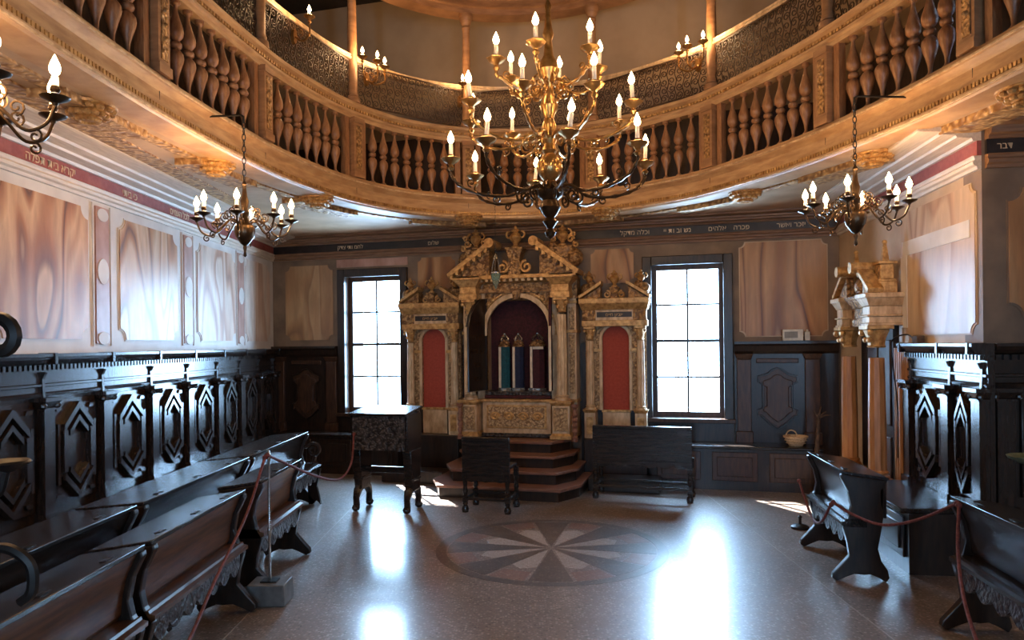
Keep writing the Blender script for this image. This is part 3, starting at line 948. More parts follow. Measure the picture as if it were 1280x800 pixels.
for k, s in enumerate(PIER_S):
    p, nn = on_curve(s)
    rz = math.atan2(nn.x, -nn.y)
    L0 = Vector((p.x - 0.25, p.y - 3.2, 3.30 - ZS))
    pr = link('pier', ME_PIER, gal, L0, rz)
    link('carved_inset', ME_PPAN, pr)
    MB().box(-0.002, 0.002, -0.043, -0.02, 3.11 - 3.3, -0.09).build('panel_joint', 'dark_wood', gal, L0, rz, smooth=0)
    link('column', ME_COL, gal, Vector((p.x - 0.25, p.y - 3.2, 4.065 - ZS)), rz)
    if k == len(PIER_S) - 1:
        break
    for q in (0.12, SPAN - 0.12):
        p2, n2 = on_curve(s + q)
        link('half_pier', ME_HALF, gal, Vector((p2.x - 0.25, p2.y - 3.2, 3.30 - ZS)), math.atan2(n2.x, -n2.y))
    for j in range(7):
        p2, n2 = on_curve(s + 0.12 + (SPAN - 0.24) * (j + 1) / 8)
        link('baluster', ME_BAL, gal, Vector((p2.x - 0.25, p2.y - 3.2, 3.298 - ZS)), math.atan2(n2.x, -n2.y))
    pa, _ = on_curve(s + 0.06)
    pb, _ = on_curve(s + SPAN - 0.06)
    mid = (pa + pb) / 2
    dv = pb - pa
    o = link('lattice_panel', ME_LAT, gal, Vector((mid.x - 0.25, mid.y - 3.2, 4.065 - ZS)), math.atan2(dv.y, dv.x))
    o.scale = (dv.length / LW, 1, 1)


# ------------------------------------------------------------------ the gilded ark and its flanking niches
def urn(mb, c, h, handles=True):
    k = h / 0.22
    x, y, z = c
    mb.lathe([(0.045 * k, 0), (0.045 * k, 0.015 * k), (0.02 * k, 0.03 * k), (0.025 * k, 0.05 * k), (0.055 * k, 0.08 * k), (0.065 * k, 0.115 * k), (0.05 * k, 0.145 * k), (0.025 * k, 0.16 * k), (0.04 * k, 0.175 * k), (0.045 * k, 0.185 * k), (0.015 * k, 0.20 * k), (0.02 * k, 0.215 * k), (0.003, 0.235 * k)], 14, (x, y, z))
    if handles:
        for s in (-1, 1):
            mb.spiral((x + s * 0.062 * k, y, z + 0.135 * k), 0.042 * k, 0.85, 0.011 * k, 'y', a0=PI / 2, n=10, sgn=-s, rend=0.4, sides=5)
    return mb


def column(mb, x, y, z0, z1, r, flute=0.10, n=24):
    mb.lathe([(r * 1.35, 0), (r * 1.35, r * 0.35), (r * 1.1, r * 0.5), (r * 1.25, r * 0.8), (r, r * 1.0)], 16, (x, y, z0))
    mb.lathe([(r, r), (r * 1.0, (z1 - z0) * 0.4), (r * 0.86, (z1 - z0) - r * 2.4)], n, (x, y, z0), flute)
    return mb


def capital(mb, x, y, z, r, h):
    mb.lathe([(r * 0.9, 0), (r * 1.05, h * 0.06), (r * 0.9, h * 0.1), (r * 1.0, h * 0.4), (r * 1.45, h * 0.8), (r * 1.3, h * 0.84)], 12, (x, y, z), 0.12)
    mb.box(x - r * 1.45, x + r * 1.45, y - r * 1.45, y + r * 1.45, z + h * 0.84, z + h)
    for sx in (-1, 1):
        mb.ball((x + sx * r * 1.25, y - r * 1.15, z + h * 0.68), r * 0.42, 7, 5)
        mb.ball((x + sx * r * 0.6, y - r * 1.0, z + h * 0.35), r * 0.34, 7, 5)
    return mb


def arch_plate(x, z0, zs, zt, half, rad, y0, y1, n=14):
    pts = [(x - half, z0), (x - half, zt), (x + half, zt), (x + half, z0), (x + rad, z0)] + arc(x, zs, rad, 0, PI, n) + [(x - rad, z0)]
    return MB().prism(pts, y0, y1, 'y')


def arch_ring(x, z0, zs, r0, r1, y0, y1, n=14):
    pts = [(x + r1, z0)] + arc(x, zs, r1, 0, PI, n) + [(x - r1, z0), (x - r0, z0)] + arc(x, zs, r0, PI, 0, n) + [(x + r0, z0)]
    return MB().prism(pts, y0, y1, 'y')


def raking(mb, x0, z0, x1, z1, th, y0, y1):
    mb.prism([(x0, z0), (x1, z1), (x1, z1 + th), (x0 + (0.04 if x1 > x0 else -0.04) * 0, z0 + th * 0.55)], y0, y1, 'y')
    return mb


AC = 0.155
ark = empty('ark', FB.p(AC), FB.rz)
tag(ark, 'tall gilded carved ark with arched niche and broken pediment between windows', 'ark')
# carcass and niche
MB().box(-0.50, -0.40, -0.30, -0.036, 0.52, 2.2).build('side_panel', 'gilt_pale', ark, smooth=0)
MB().box(0.40, 0.50, -0.30, -0.036, 0.52, 2.2).build('side_panel', 'gilt_pale', ark, smooth=0)
B(-0.40, 0.40, -0.06, -0.036, 1.04, 2.2).build('niche_lining', 'burgundy_cloth', ark, smooth=0)
B(-0.40, 0.40, -0.34, -0.036, 1.00, 1.045).build('niche_floor', 'dark_carved', ark, bev=0.005)
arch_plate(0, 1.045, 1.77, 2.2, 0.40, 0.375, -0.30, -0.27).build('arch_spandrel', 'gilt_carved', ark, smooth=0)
arch_ring(0, 1.70, 1.77, 0.372, 0.43, -0.335, -0.30).build('archivolt', 'gilt_pale', ark, smooth=0, bev=0.006)
arch_ring(0, 1.70, 1.77, 0.45, 0.465, -0.315, -0.30).build('arch_moulding', 'gilt', ark, smooth=0)
MB().frus((-0.035, 0.035, -0.37, -0.30), 2.12, (-0.055, 0.055, -0.385, -0.30), 2.24).build('keystone', 'gilt_carved', ark, bev=0.006)
for s in (-1, 1):
    for q in range(3):
        MB().ball((s * (0.30 + 0.055 * q), -0.305, 2.12 - 0.05 * q * q), 0.032, 8, 6).build('angel_head', 'gilt', ark)
# plinth front
fp = B(-0.41, 0.41, -0.40, -0.036, 0.52, 0.93).build('plinth', 'gilt_pale', ark, bev=0.006)
B(-0.44, 0.44, -0.43, -0.036, 0.925, 0.96).build('plinth_cornice', 'gilt', ark, bev=0.008)
B(-0.42, 0.42, -0.42, -0.036, 0.52, 0.565).build('plinth_base', 'dark_carved', ark, bev=0.008)
B(-0.36, 0.36, -0.412, -0.40, 0.62, 0.89).build('panel_frame', 'gilt', fp, bev=0.004)
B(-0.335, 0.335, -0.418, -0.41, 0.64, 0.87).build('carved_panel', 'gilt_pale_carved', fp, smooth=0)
for k in range(4):
    for s in (-1, 1):
        MB().spiral((-0.255 + 0.17 * k, -0.42, 0.755), 0.058, 1.3, 0.011, 'y', a0=PI / 2 * (1 - s), n=14, sgn=s, rend=0.15, sides=5).build('scroll_carving', 'gilt', fp)
B(-0.40, 0.40, -0.36, -0.06, 0.96, 1.0).build('niche_step', 'burgundy_cloth', ark, bev=0.01)
# pedestals and columns
for s in (-1, 1):
    x = s * 0.548
    pd = B(x - 0.10, x + 0.10, -0.52, -0.30, 0.58, 0.90).build('pedestal', 'gilt_pale', ark, bev=0.005)
    MB().box(x - 0.125, x + 0.125, -0.545, -0.30, 0.52, 0.56).frus((x - 0.12, x + 0.12, -0.54, -0.30), 0.56, (x - 0.10, x + 0.10, -0.52, -0.30), 0.585).build('pedestal_base', 'gilt', ark, bev=0.004)
    MB().frus((x - 0.10, x + 0.10, -0.52, -0.30), 0.895, (x - 0.125, x + 0.125, -0.545, -0.30), 0.93).box(x - 0.125, x + 0.125, -0.545, -0.30, 0.93, 0.955).build('pedestal_cap', 'gilt', ark, bev=0.004)
    B(x - 0.072, x + 0.072, -0.528, -0.52, 0.62, 0.87).build('carved_panel', 'gilt_pale_carved', pd, smooth=0)
    MB().tube([(x + a, -0.528, z) for a, z in ((-0.075, 0.615), (0.075, 0.615), (0.075, 0.875), (-0.075, 0.875))], 0.007, 4, True).build('panel_frame', 'gilt', pd)
    column(MB(), x, -0.42, 0.955, 2.08, 0.062).build('column', 'gilt_pale', ark, smooth=25)
    capital(MB(), x, -0.42, 1.955, 0.056, 0.165).build('capital', 'gilt', ark)
    xp = s * 0.635
    MB().box(xp - 0.05, xp + 0.05, -0.26, -0.036, 0.52, 2.12).build('pilaster', 'gilt_pale', ark, smooth=0)
    B(xp - 0.032, xp + 0.032, -0.27, -0.26, 1.02, 1.70).build('pilaster_inset', 'gilt_pale_carved', ark, smooth=0)
    B(xp - 0.032, xp + 0.032, -0.27, -0.26, 1.76, 2.02).build('pilaster_inset', 'gilt_pale_carved', ark, smooth=0)
    B(xp - 0.032, xp + 0.032, -0.27, -0.26, 0.60, 0.88).build('pilaster_inset', 'dark_carved', ark, smooth=0)
    for z in (0.92, 1.72, 2.06):
        B(xp - 0.065, xp + 0.065, -0.285, -0.036, z, z + 0.035).build('pilaster_band', 'gilt', ark, bev=0.004)
    # entablature block breaking forward over the column
    MB().box(x - 0.11, x + 0.11, -0.51, -0.28, 2.12, 2.19).box(x - 0.10, x + 0.10, -0.50, -0.28, 2.19, 2.27).frus((x - 0.10, x + 0.10, -0.50, -0.28), 2.27, (x - 0.16, x + 0.16, -0.56, -0.28), 2.345).box(x - 0.17, x + 0.17, -0.57, -0.28, 2.345, 2.375).build('entablature_block', 'gilt', ark, bev=0.004)
    # raking half pediment
    xa, xb = s * 0.76, s * 0.27
    MB().prism([(xa, 2.375), (xb, 2.72), (xb, 2.79), (xa + s * 0.02, 2.425)], -0.58, -0.24, 'y').build('raking_cornice', 'gilt', ark, bev=0.006)
    dm = MB()
    for k in range(7):
        q = (k + 0.5) / 7
        dm.box(xa + (xb - xa) * q - 0.018, xa + (xb - xa) * q + 0.018, -0.575, -0.54, 2.375 + 0.345 * q - 0.04, 2.375 + 0.345 * q + 0.01)
    tag(dm.build('modillion_row', 'gilt', ark, smooth=0), kind='stuff')
    MB().lathe([(0.055, -0.17), (0.055, 0.17)], 14).xf(Matrix.Translation((xb - s * 0.01, -0.41, 2.765)) @ Matrix.Rotation(PI / 2, 4, 'X')).build('pediment_scroll', 'gilt', ark)
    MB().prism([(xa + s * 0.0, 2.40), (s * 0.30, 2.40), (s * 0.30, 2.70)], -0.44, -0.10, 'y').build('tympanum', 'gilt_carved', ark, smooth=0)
    MB().box(s * 0.52 - 0.14, s * 0.52 + 0.14, -0.28, -0.05, 2.4, 2.74).ball((s * 0.66, -0.2, 2.60), 0.11, 10, 7).ball((s * 0.42, -0.2, 2.74), 0.07, 10, 7).build('pediment_crest', 'gilt_carved', ark, bev=0.03)
    urn(MB(), (s * 0.53, -0.22, 2.74), 0.24).build('urn', 'boss_gilt', ark)
    for k, (dx, dz, rr) in enumerate(((0.10, 0.04, 0.045), (-0.10, 0.05, 0.04), (0.16, -0.02, 0.035), (0.13, 0.10, 0.03))):
        MB().spiral((s * (0.53 + dx), -0.24, 2.77 + dz), rr, 1.2, 0.014, 'y', a0=k, n=12, sgn=s, rend=0.2, sides=5).build('leaf_scroll', 'gilt', ark)
    # small consoles framing the centre urn
    MB().spiral((s * 0.14, -0.42, 2.49), 0.075, 1.4, 0.017, 'y', a0=PI / 2, n=18, sgn=s, rend=0.18, sides=6).build('scroll_console', 'gilt', ark)
MB().box(-0.45, 0.45, -0.36, -0.10, 2.20, 2.25).box(-0.45, 0.45, -0.34, -0.10, 2.25, 2.31).build('entablature', 'gilt_carved', ark, smooth=0)
MB().frus((-0.45, 0.45, -0.36, -0.10), 2.31, (-0.42, 0.42, -0.46, -0.10), 2.355).box(-0.42, 0.42, -0.48, -0.10, 2.355, 2.40).build('entablature_cornice', 'gilt', ark, bev=0.004)
dm = MB()
for k in range(12):
    x = -0.40 + 0.8 * k / 11
    dm.box(x - 0.018, x + 0.018, -0.47, -0.42, 2.325, 2.356)
tag(dm.build('modillion_row', 'gilt_pale', ark, smooth=0), kind='stuff')
B(-0.70, 0.70, -0.26, -0.036, 2.12, 2.375).build('back_entablature', 'gilt_carved', ark, smooth=0)
MB().box(-0.075, 0.075, -0.44, -0.28, 2.40, 2.56).frus((-0.06, 0.06, -0.43, -0.29), 2.56, (-0.10, 0.10, -0.46, -0.26), 2.69).box(-0.105, 0.105, -0.465, -0.255, 2.69, 2.715).build('urn_pedestal', 'gilt_carved', ark, bev=0.006)
urn(MB(), (0, -0.36, 2.715), 0.25).build('urn', 'boss_gilt', ark)
# open doors of the ark
dz = [(0.0, 1.06), (-0.375, 1.06), (-0.375, 1.78), (-0.33, 1.93), (-0.24, 2.05), (-0.13, 2.12), (0.0, 2.14)]
dl = empty('door', (-0.385, -0.31, 0), -0.30, ark)
MB().prism(dz, -0.03, 0.0, 'x').build('door_leaf', 'dark_wood', dl, smooth=0)
MB().tube([(0.004, a, z) for a, z in dz], 0.012, 5, True).build('door_moulding', 'dark_wood', dl)
for k, s in enumerate(('יכנא', 'היהי אל', 'אשת אל', 'רוכז', 'דבכ')):
    text('inscription', s, 0.085, 'dark_brass', dl, (0.002, -0.19, 1.84 - 0.16 * k), (PI / 2, 0, PI / 2))
B(-0.032, 0.0, -0.395, -0.375, 1.06, 1.80).build('door_edge', 'gilt_pale', dl, smooth=0)
dr = empty('door', (0.385, -0.31, 0), 0.12, ark)
MB().prism([(a * 0.42, z) for a, z in dz], 0.0, 0.03, 'x').build('door_leaf', 'burgundy_cloth', dr, smooth=0)
B(0.0, 0.03, -0.172, -0.158, 1.06, 1.80).build('door_edge', 'gilt_pale', dr, smooth=0)


def niche(x, label):
    r = empty('side_niche', FB.p(x), FB.rz)
    tag(r, label, 'niche')
    B(-0.36, 0.36, -0.26, -0.036, 0.0, 0.50).build('plinth', 'dark_wood', r, bev=0.008)
    B(-0.16, 0.16, -0.10, -0.036, 0.50, 0.80).build('apron_panel', 'gilt_pale', r, bev=0.006)
    B(-0.17, 0.17, -0.115, -0.036, 0.795, 0.825).build('apron_cornice', 'gilt', r, bev=0.005)
    pts = [(-0.155, 0.82)] + [(a, z) for a, z in arc(0, 1.645, 0.155, PI, 0, 14)] + [(0.155, 0.82)]
    MB().prism(pts, -0.075, -0.036, 'y').build('red_panel', 'red_cloth', r, smooth=0)
    arch_plate(0, 0.82, 1.645, 1.80, 0.35, 0.155, -0.11, -0.036).build('arch_plate', 'gilt_pale_carved', r, smooth=0)
    arch_ring(0, 0.82, 1.645, 0.153, 0.19, -0.13, -0.105).build('archivolt', 'gilt_pale', r, smooth=0, bev=0.005)
    for s in (-1, 1):
        B(s * 0.21 - 0.04, s * 0.21 + 0.04, -0.135, -0.10, 1.50, 1.535).build('impost', 'gilt', r, smooth=0)
        X = s * 0.29
        pd = B(X - 0.065, X + 0.065, -0.23, -0.036, 0.50, 0.80).build('pedestal', 'gilt_pale', r, bev=0.005)
        B(X - 0.04, X + 0.04, -0.236, -0.23, 0.55, 0.75).build('pedestal_inset', 'gilt', pd, smooth=0)
        MB().frus((X - 0.065, X + 0.065, -0.23, -0.036), 0.795, (X - 0.085, X + 0.085, -0.25, -0.036), 0.835).build('pedestal_cap', 'gilt', r, bev=0.004)
        column(MB(), X, -0.165, 0.835, 1.74, 0.048).build('column', 'gilt_pale', r, smooth=25)
        capital(MB(), X, -0.165, 1.635, 0.044, 0.155).build('capital', 'gilt', r)
        # turned spiral baluster in front of the plinth
        MB().prism([(s * 0.40, 2.11), (s * 0.14, 2.27), (s * 0.14, 2.315), (s * 0.41, 2.145)], -0.27, -0.08, 'y').build('raking_cornice', 'gilt', r, bev=0.005)
        MB().prism([(s * 0.38, 2.11), (s * 0.16, 2.11), (s * 0.16, 2.25)], -0.2, -0.06, 'y').build('tympanum', 'gilt_carved', r, smooth=0)
        MB().ball((s * 0.33, -0.13, 2.22), 0.075, 10, 7).ball((s * 0.27, -0.13, 2.27), 0.05, 10, 7).build('crest', 'gilt_carved', r)
        urn(MB(), (s * 0.30, -0.13, 2.27), 0.16).build('urn', 'boss_gilt', r)
        MB().spiral((s * 0.085, -0.17, 2.16), 0.045, 1.3, 0.012, 'y', a0=PI / 2, n=14, sgn=s, rend=0.2, sides=5).build('scroll_console', 'gilt', r)
    B(-0.375, 0.375, -0.235, -0.036, 1.79, 1.86).build('architrave', 'gilt', r, bev=0.006)
    B(-0.36, 0.36, -0.215, -0.036, 1.86, 1.98).build('frieze', 'gilt_pale', r, smooth=0)
    B(-0.20, 0.20, -0.222, -0.214, 1.895, 1.955).build('inscribed_plate', 'frieze_shade_black', r, smooth=0)
    text('inscription', 'םייח ןויבא', 0.05, 'gilt', r, (0, -0.224, 1.922), (PI / 2, 0, 0), 0.001)
    for s in (-1, 1):
        B(s * 0.29 - 0.075, s * 0.29 + 0.075, -0.24, -0.21, 1.86, 1.98).build('frieze_block', 'gilt_carved', r, bev=0.004)
    MB().frus((-0.375, 0.375, -0.235, -0.036), 1.98, (-0.395, 0.395, -0.29, -0.036), 2.05).box(-0.40, 0.40, -0.295, -0.036, 2.05, 2.11).build('cornice', 'gilt', r, bev=0.005)
    MB().box(-0.045, 0.045, -0.21, -0.12, 2.11, 2.17).frus((-0.035, 0.035, -0.2, -0.13), 2.17, (-0.06, 0.06, -0.22, -0.11), 2.24).build('urn_pedestal', 'gilt_carved', r, bev=0.004)
    urn(MB(), (0, -0.165, 2.24), 0.19).build('urn', 'boss_gilt', r)
    return r


niche(-0.975, 'gilded columned niche with red arched panel left of the ark')
niche(1.275, 'gilded columned niche with red arched panel right of the ark')

# ------------------------------------------------------------------ scrolls standing in the ark
def scroll(x, w_, h, cloth, label, trims, broad):
    r = empty('torah_scroll', FB.p(AC + x, -0.17, 1.046), FB.rz)
    tag(r, label, 'scroll', 'scrolls standing in the ark')
    k = w_ / 2
    oct_ = [(k * math.cos(PI / 8 + PI / 4 * i) * 1.08, 0.8 * k * math.sin(PI / 8 + PI / 4 * i) * 1.08) for i in range(8)]
    MB().prism(oct_, 0.03, h - 0.10, 'z').build('mantle', cloth, r, smooth=0)
    MB().prism([(a * 1.2, c * 1.2) for a, c in oct_], 0.0, 0.032, 'z').build('base_plate', 'bright_metal', r, smooth=0)
    MB().lathe([(k * 1.05, 0), (k * 1.15, 0.02), (k * 0.9, 0.03), (k * 0.95, 0.055), (k * 0.5, 0.075), (0.015, 0.085)], 12, (0, 0, h - 0.10)).build('crown_band', 'gilt_carved', r)
    cr = MB()
    for i in range(6):
        a = 2 * PI * i / 6
        cr.tube([(k * 0.55 * math.cos(a), k * 0.55 * math.sin(a), h - 0.045), (k * 0.75 * math.cos(a), k * 0.75 * math.sin(a), h), (k * 0.15 * math.cos(a), k * 0.15 * math.sin(a), h + 0.045)], 0.007, 5)
    cr.ball((0, 0, h + 0.055), 0.016, 8, 6).build('crown', 'bright_metal', r)
    for tx in trims:
        B(tx - 0.014, tx + 0.014, -0.8 * k * 1.02 - 0.006, -0.8 * k * 0.9, 0.035, h - 0.10).build('trim_strip', 'ivory_trim', r, smooth=0)
    if broad:
        B(-k * 0.45, k * 0.95, -0.8 * k * 1.02 - 0.006, -0.8 * k * 0.9, h - 0.13, h - 0.10).build('trim_strip', 'ivory_trim', r, smooth=0)
    return r


scroll(-0.20, 0.13, 0.62, 'teal_cloth', 'teal mantled scroll at the left of the niche', (-0.045,), False)
scroll(-0.03, 0.13, 0.62, 'navy_cloth', 'navy mantled scroll in the middle of the niche', (-0.045,), False)
scroll(0.205, 0.18, 0.62, 'burgundy_cloth', 'burgundy scroll case with pale trim at the right of the niche', (-0.06,), True)

# ------------------------------------------------------------------ steps before the ark
st = empty('altar_steps', FB.p(0.20), FB.rz)
tag(st, 'reddish steps with canted sides leading up to the ark', 'steps')
for k in range(4):
    d, hx, ch = 1.36 - 0.225 * k, 0.80 - 0.075 * k, 0.16
    z0, z1 = 0.13 * k, 0.13 * (k + 1)
    if k == 3:
        z1 = 0.515
    pl = [(-hx, -0.31), (-hx, -d + ch * 2), (-hx + ch, -d), (hx - ch, -d), (hx, -d + ch * 2), (hx, -0.31)]
    pt2 = [(a * (hx + 0.025) / hx, y if y == -0.31 else y - 0.025) for a, y in pl]
    MB().prism(pl, z0, z1 - 0.03, 'z').build('riser', 'dark_wood', st, smooth=0)
    MB().prism(pt2, z1 - 0.03, z1, 'z').build('tread', 'step_wood', st, smooth=0, bev=0.006)
for x in (-0.66, 0.68):
    MB().lathe([(0.035, 0), (0.035, 0.04), (0.018, 0.06)] + [(0.022 + 0.012 * (i % 2), 0.08 + i * 0.03) for i in range(9)] + [(0.02, 0.36), (0.04, 0.38), (0.04, 0.41)], 10, (x, -0.62, 0.515)).build('turned_post', 'step_wood', st)
for k, (a, c) in enumerate(((-1.40, -0.64), (1.04, 1.80))):
    o = MB().prism([(a, -0.74), (c, -0.74), (c, -0.44), (a, -0.44)], 0.0, 0.14, 'z').build('floor_plinth', 'dark_wood', None, FB.o, FB.rz, smooth=0, bev=0.008)
    tag(o, ['low dark step on the floor left of the ark steps', 'low dark step on the floor right of the ark steps'][k], 'step')


# ------------------------------------------------------------------ freestanding furniture near the ark
def bench_back(loc, rz, w_, h, zpan, label, name, cat):
    r = empty(name, loc, rz)
    tag(r, label, cat)
    k = w_ / 2
    B(-k, k, -0.02, 0.02, zpan, h).build('backrest', 'bench_wood', r, bev=0.006)
    B(-k - 0.02, k + 0.02, -0.035, 0.03, h - 0.012, h + 0.018).build('top_rail', 'bench_wood', r, bev=0.006)
    B(-k, k, 0.0, 0.34, 0.40, 0.435).build('seat', 'bench_wood', r, bev=0.006)
    n = max(3, int(w_ / 0.14))
    ap = [(-k, zpan + 0.01), (k, zpan + 0.01)]
    for i in range(n * 8, -1, -1):
        q = i / (n * 8)
        ap.append((-k + w_ * q, zpan - 0.045 - 0.025 * abs(math.sin(q * n * PI))))
    MB().prism(ap, -0.012, 0.012, 'y').build('carved_apron', 'bench_wood', r, smooth=0)
    for sx in (-1, 1):
        for y in (0.0, 0.32):
            zt = h if y == 0 else 0.40
            MB().box(sx * k - 0.022, sx * k + 0.022, y - 0.022, y + 0.022, 0.30, zt).lathe([(0.03, 0), (0.036, 0.03), (0.026, 0.06), (0.018, 0.065), (0.026, 0.08), (0.024, 0.10)], 10, (sx * k, y, 0)).box(sx * k - 0.022, sx * k + 0.022, y - 0.022, y + 0.022, 0.10, 0.16).lathe([(0.016, 0.16), (0.026, 0.20), (0.018, 0.25), (0.024, 0.30)], 10, (sx * k, y, 0)).build('leg', 'bench_wood', r)
    for y in (0.0, 0.32):
        B(-k + 0.02, k - 0.02, y - 0.012, y + 0.012, 0.115, 0.145).build('stretcher', 'bench_wood', r, bev=0.004)
    for sx in (-1, 1):
        B(sx * k - 0.012, sx * k + 0.012, 0.02, 0.30, 0.115, 0.145).build('stretcher', 'bench_wood', r, bev=0.004)
    return r


bench_back((1.30, 7.30, 0), FB.rz - 0.04, 0.95, 0.735, 0.40, 'dark bench with solid back in front of right red niche', 'wooden_bench', 'bench')
bench_back((-0.26, 6.83, 0), FB.rz, 0.42, 0.70, 0.36, 'small dark chair with panelled back before the ark steps', 'wooden_chair', 'chair')

# reading desk on claw feet
ld = empty('reading_desk', (-1.22, 7.02, 0), FB.rz)
tag(ld, 'small carved black reading desk on claw feet under left window', 'lectern')
MB().prism([(-0.22, 0.93), (0.20, 0.98), (0.20, 1.0), (-0.22, 0.955)], -0.31, 0.29, 'x').build('sloping_top', 'bench_wood', ld, bev=0.005)
B(-0.28, 0.26, -0.19, -0.165, 0.60, 0.935).build('carved_front', 'dark_carved', ld, smooth=0)
B(-0.28, 0.26, 0.14, 0.165, 0.60, 0.95).build('back_panel', 'bench_wood', ld, smooth=0)
for sx in (-1, 1):
    X = sx * 0.265 - 0.01
    B(X - 0.03, X + 0.03, -0.18, 0.165, 0.58, 0.94).build('side_panel', 'bench_wood', ld, bev=0.006)
    MB().frus((X - 0.04, X + 0.04, -0.09, 0.09), 0.20, (X - 0.045, X + 0.045, -0.14, 0.13), 0.60).box(X - 0.05, X + 0.05, -0.10, 0.10, 0.30, 0.33).build('leg', 'bench_wood', ld, bev=0.008)
    for sy in (-1, 1):
        MB().tube([(X, sy * 0.03, 0.24), (X, sy * 0.10, 0.20), (X, sy * 0.14, 0.13), (X, sy * 0.13, 0.06), (X, sy * 0.155, 0.03)], [0.045, 0.042, 0.03, 0.032, 0.038], 8).ball((X, sy * 0.145, 0.035), 0.04, 8, 6, 0.85).build('claw_foot', 'bench_wood', ld)
B(-0.24, 0.22, -0.015, 0.015, 0.36, 0.42).build('stretcher', 'bench_wood', ld, bev=0.006)


# ------------------------------------------------------------------ rows of prayer desks
def scallop(x0, x1, z0, amp, n):
    pts = []
    for i in range(n * 6 + 1):
        q = i / (n * 6)
        pts.append((x0 + (x1 - x0) * q, z0 - amp * abs(math.sin(q * n * PI))))
    return pts


def prayer_desk(loc, rz, L, label, group, wood='desk_wood', seat=False):
    yr, zr = (0.30, 0.700) if seat else (0.20, 0.690)
    sl_ = (zr - 0.734) / (yr + 0.09)
    """runs along local x from 0 to L; flared front faces local -y, sloping lid behind it"""
    r = empty('prayer_desk', loc, rz)
    tag(r, label, 'prayer desk', group)
    prof = [(0.02, 0.40), (-0.005, 0.44), (-0.012, 0.52), (-0.03, 0.60), (-0.075, 0.70), (-0.075, 0.715), (0.03, 0.70), (0.05, 0.40)]
    MB().prism(prof, 0.02, L - 0.02, 'x').build('front_panel', wood, r, smooth=25)
    MB().prism([(-0.09, 0.712), (-0.09, 0.734), (yr, zr), (yr, zr - 0.022)], 0.0, L, 'x').build('sloping_lid', 'bench_wood', r, bev=0.004)
    for k in range(3):
        x = L * (k + 0.5) / 3
        MB().prism([(-0.05, 0.734 + 0.04 * sl_ - 0.001), (-0.05, 0.734 + 0.04 * sl_ + 0.004), (-0.02, 0.734 + 0.07 * sl_ + 0.004), (-0.02, 0.734 + 0.07 * sl_ - 0.001)], x - 0.03, x + 0.03, 'x').build('lid_hinge', 'iron', r, smooth=0)
    B(0.02, L - 0.02, yr - 0.03, yr - 0.01, 0.42, zr - 0.02).build('rear_panel', 'dark_wood', r, smooth=0)
    dep = 0.10 if not seat else 0.22
    MB().prism([(0.06, 0.36), (-dep + 0.02, 0.36), (-dep, 0.375), (-dep, 0.395), (-dep + 0.025, 0.402), (-dep + 0.03, 0.415), (0.06, 0.42)], 0.0, L, 'x').build('ledge', 'bench_wood' if wood != 'desk_wood' else wood, r, smooth=0)
    ap = [(L - 0.05, 0.362), (0.05, 0.362)] + scallop(0.05, L - 0.05, 0.29, 0.05, max(3, int(L / 0.16)))
    MB().prism(ap, -dep + 0.03, -dep + 0.055, 'y').build('carved_apron', 'dark_carved', r, smooth=0)
    for x in (0.0, L - 0.045):
        p2 = [(-0.13, 0.0), (-0.07, 0.03), (-0.02, 0.05), (0.04, 0.045), (0.08, 0.05), (0.13, 0.03), (0.18, 0.0), (0.20, 0.03), (0.19, 0.08), (0.15, 0.14), (0.13, 0.22), (0.15, 0.33), (0.165, 0.42), (0.15, 0.52), (0.15, 0.60), (yr - 0.005, zr - 0.021), (-0.095, 0.712), (-0.10, 0.69), (-0.055, 0.60), (-0.035, 0.50), (-0.05, 0.43), (-0.09, 0.36), (-0.06, 0.25), (-0.05, 0.17), (-0.11, 0.10), (-0.155, 0.05), (-0.16, 0.02)]
        MB().prism(p2, x, x + 0.045, 'x').build('end_board', 'dark_wood', r, smooth=0, bev=0.006)
    if seat:
        for x in (0.0, L - 0.045):
            MB().prism([(-0.22, 0.0), (-0.18, 0.04), (-0.10, 0.0), (-0.08, 0.36), (-0.22, 0.36), (-0.18, 0.18)], x, x + 0.045, 'x').build('seat_support', 'dark_wood', r, smooth=0)
        MB().spiral((L - 0.02, -0.15, 0.55), 0.065, 1.4, 0.020, 'x', a0=PI / 2, n=18, sgn=1, rend=0.2, sides=6).tube(catmull([(L - 0.02, 0.0, 0.62), (L - 0.02, -0.06, 0.58), (L - 0.02, -0.11, 0.605), (L - 0.02, -0.15, 0.615)], 4), 0.020, 6).tube([(L - 0.02, -0.18, 0.38), (L - 0.02, -0.15, 0.44), (L - 0.02, -0.16, 0.485)], 0.022, 6).build('scroll_arm', 'dark_wood', r)
    return r


g = 'prayer desks along the left side'
for k, (y0, y1, lab) in enumerate(((4.66, 5.55, 'brown prayer desk with flared front behind the rope stand, farthest of its row'),
                                   (3.24, 4.38, 'brown prayer desk in front left row between two others'),
                                   (1.95, 3.18, 'brown prayer desk at the lower left corner, nearest'))):
    # local x must run away from the camera and -y towards the room centre
    prayer_desk((-1.72, y0, 0), PI / 2, y1 - y0, lab, g)
for k, (y0, y1, lab) in enumerate(((5.75, 7.32, 'prayer bench with scroll arm in second left row, farthest from camera'),
                                   (4.05, 5.68, 'prayer bench in second left row between two others'),
                                   (2.35, 3.98, 'prayer bench in second left row nearest the camera'))):
    prayer_desk((-2.17, y0, 0), PI / 2, y1 - y0, lab, 'prayer benches in the second left row', 'bench_wood', seat=True)
rzr = FR.rz
g = 'prayer desks along the right side'
prayer_desk((2.39, 5.62, 0), rzr, 0.86, 'dark prayer desk with pale lit lid beside the doorway columns', g, 'bench_wood')
prayer_desk((2.51, 3.98, 0), rzr, 1.10, 'dark prayer desk at the lower right corner, nearest', g, 'bench_wood')


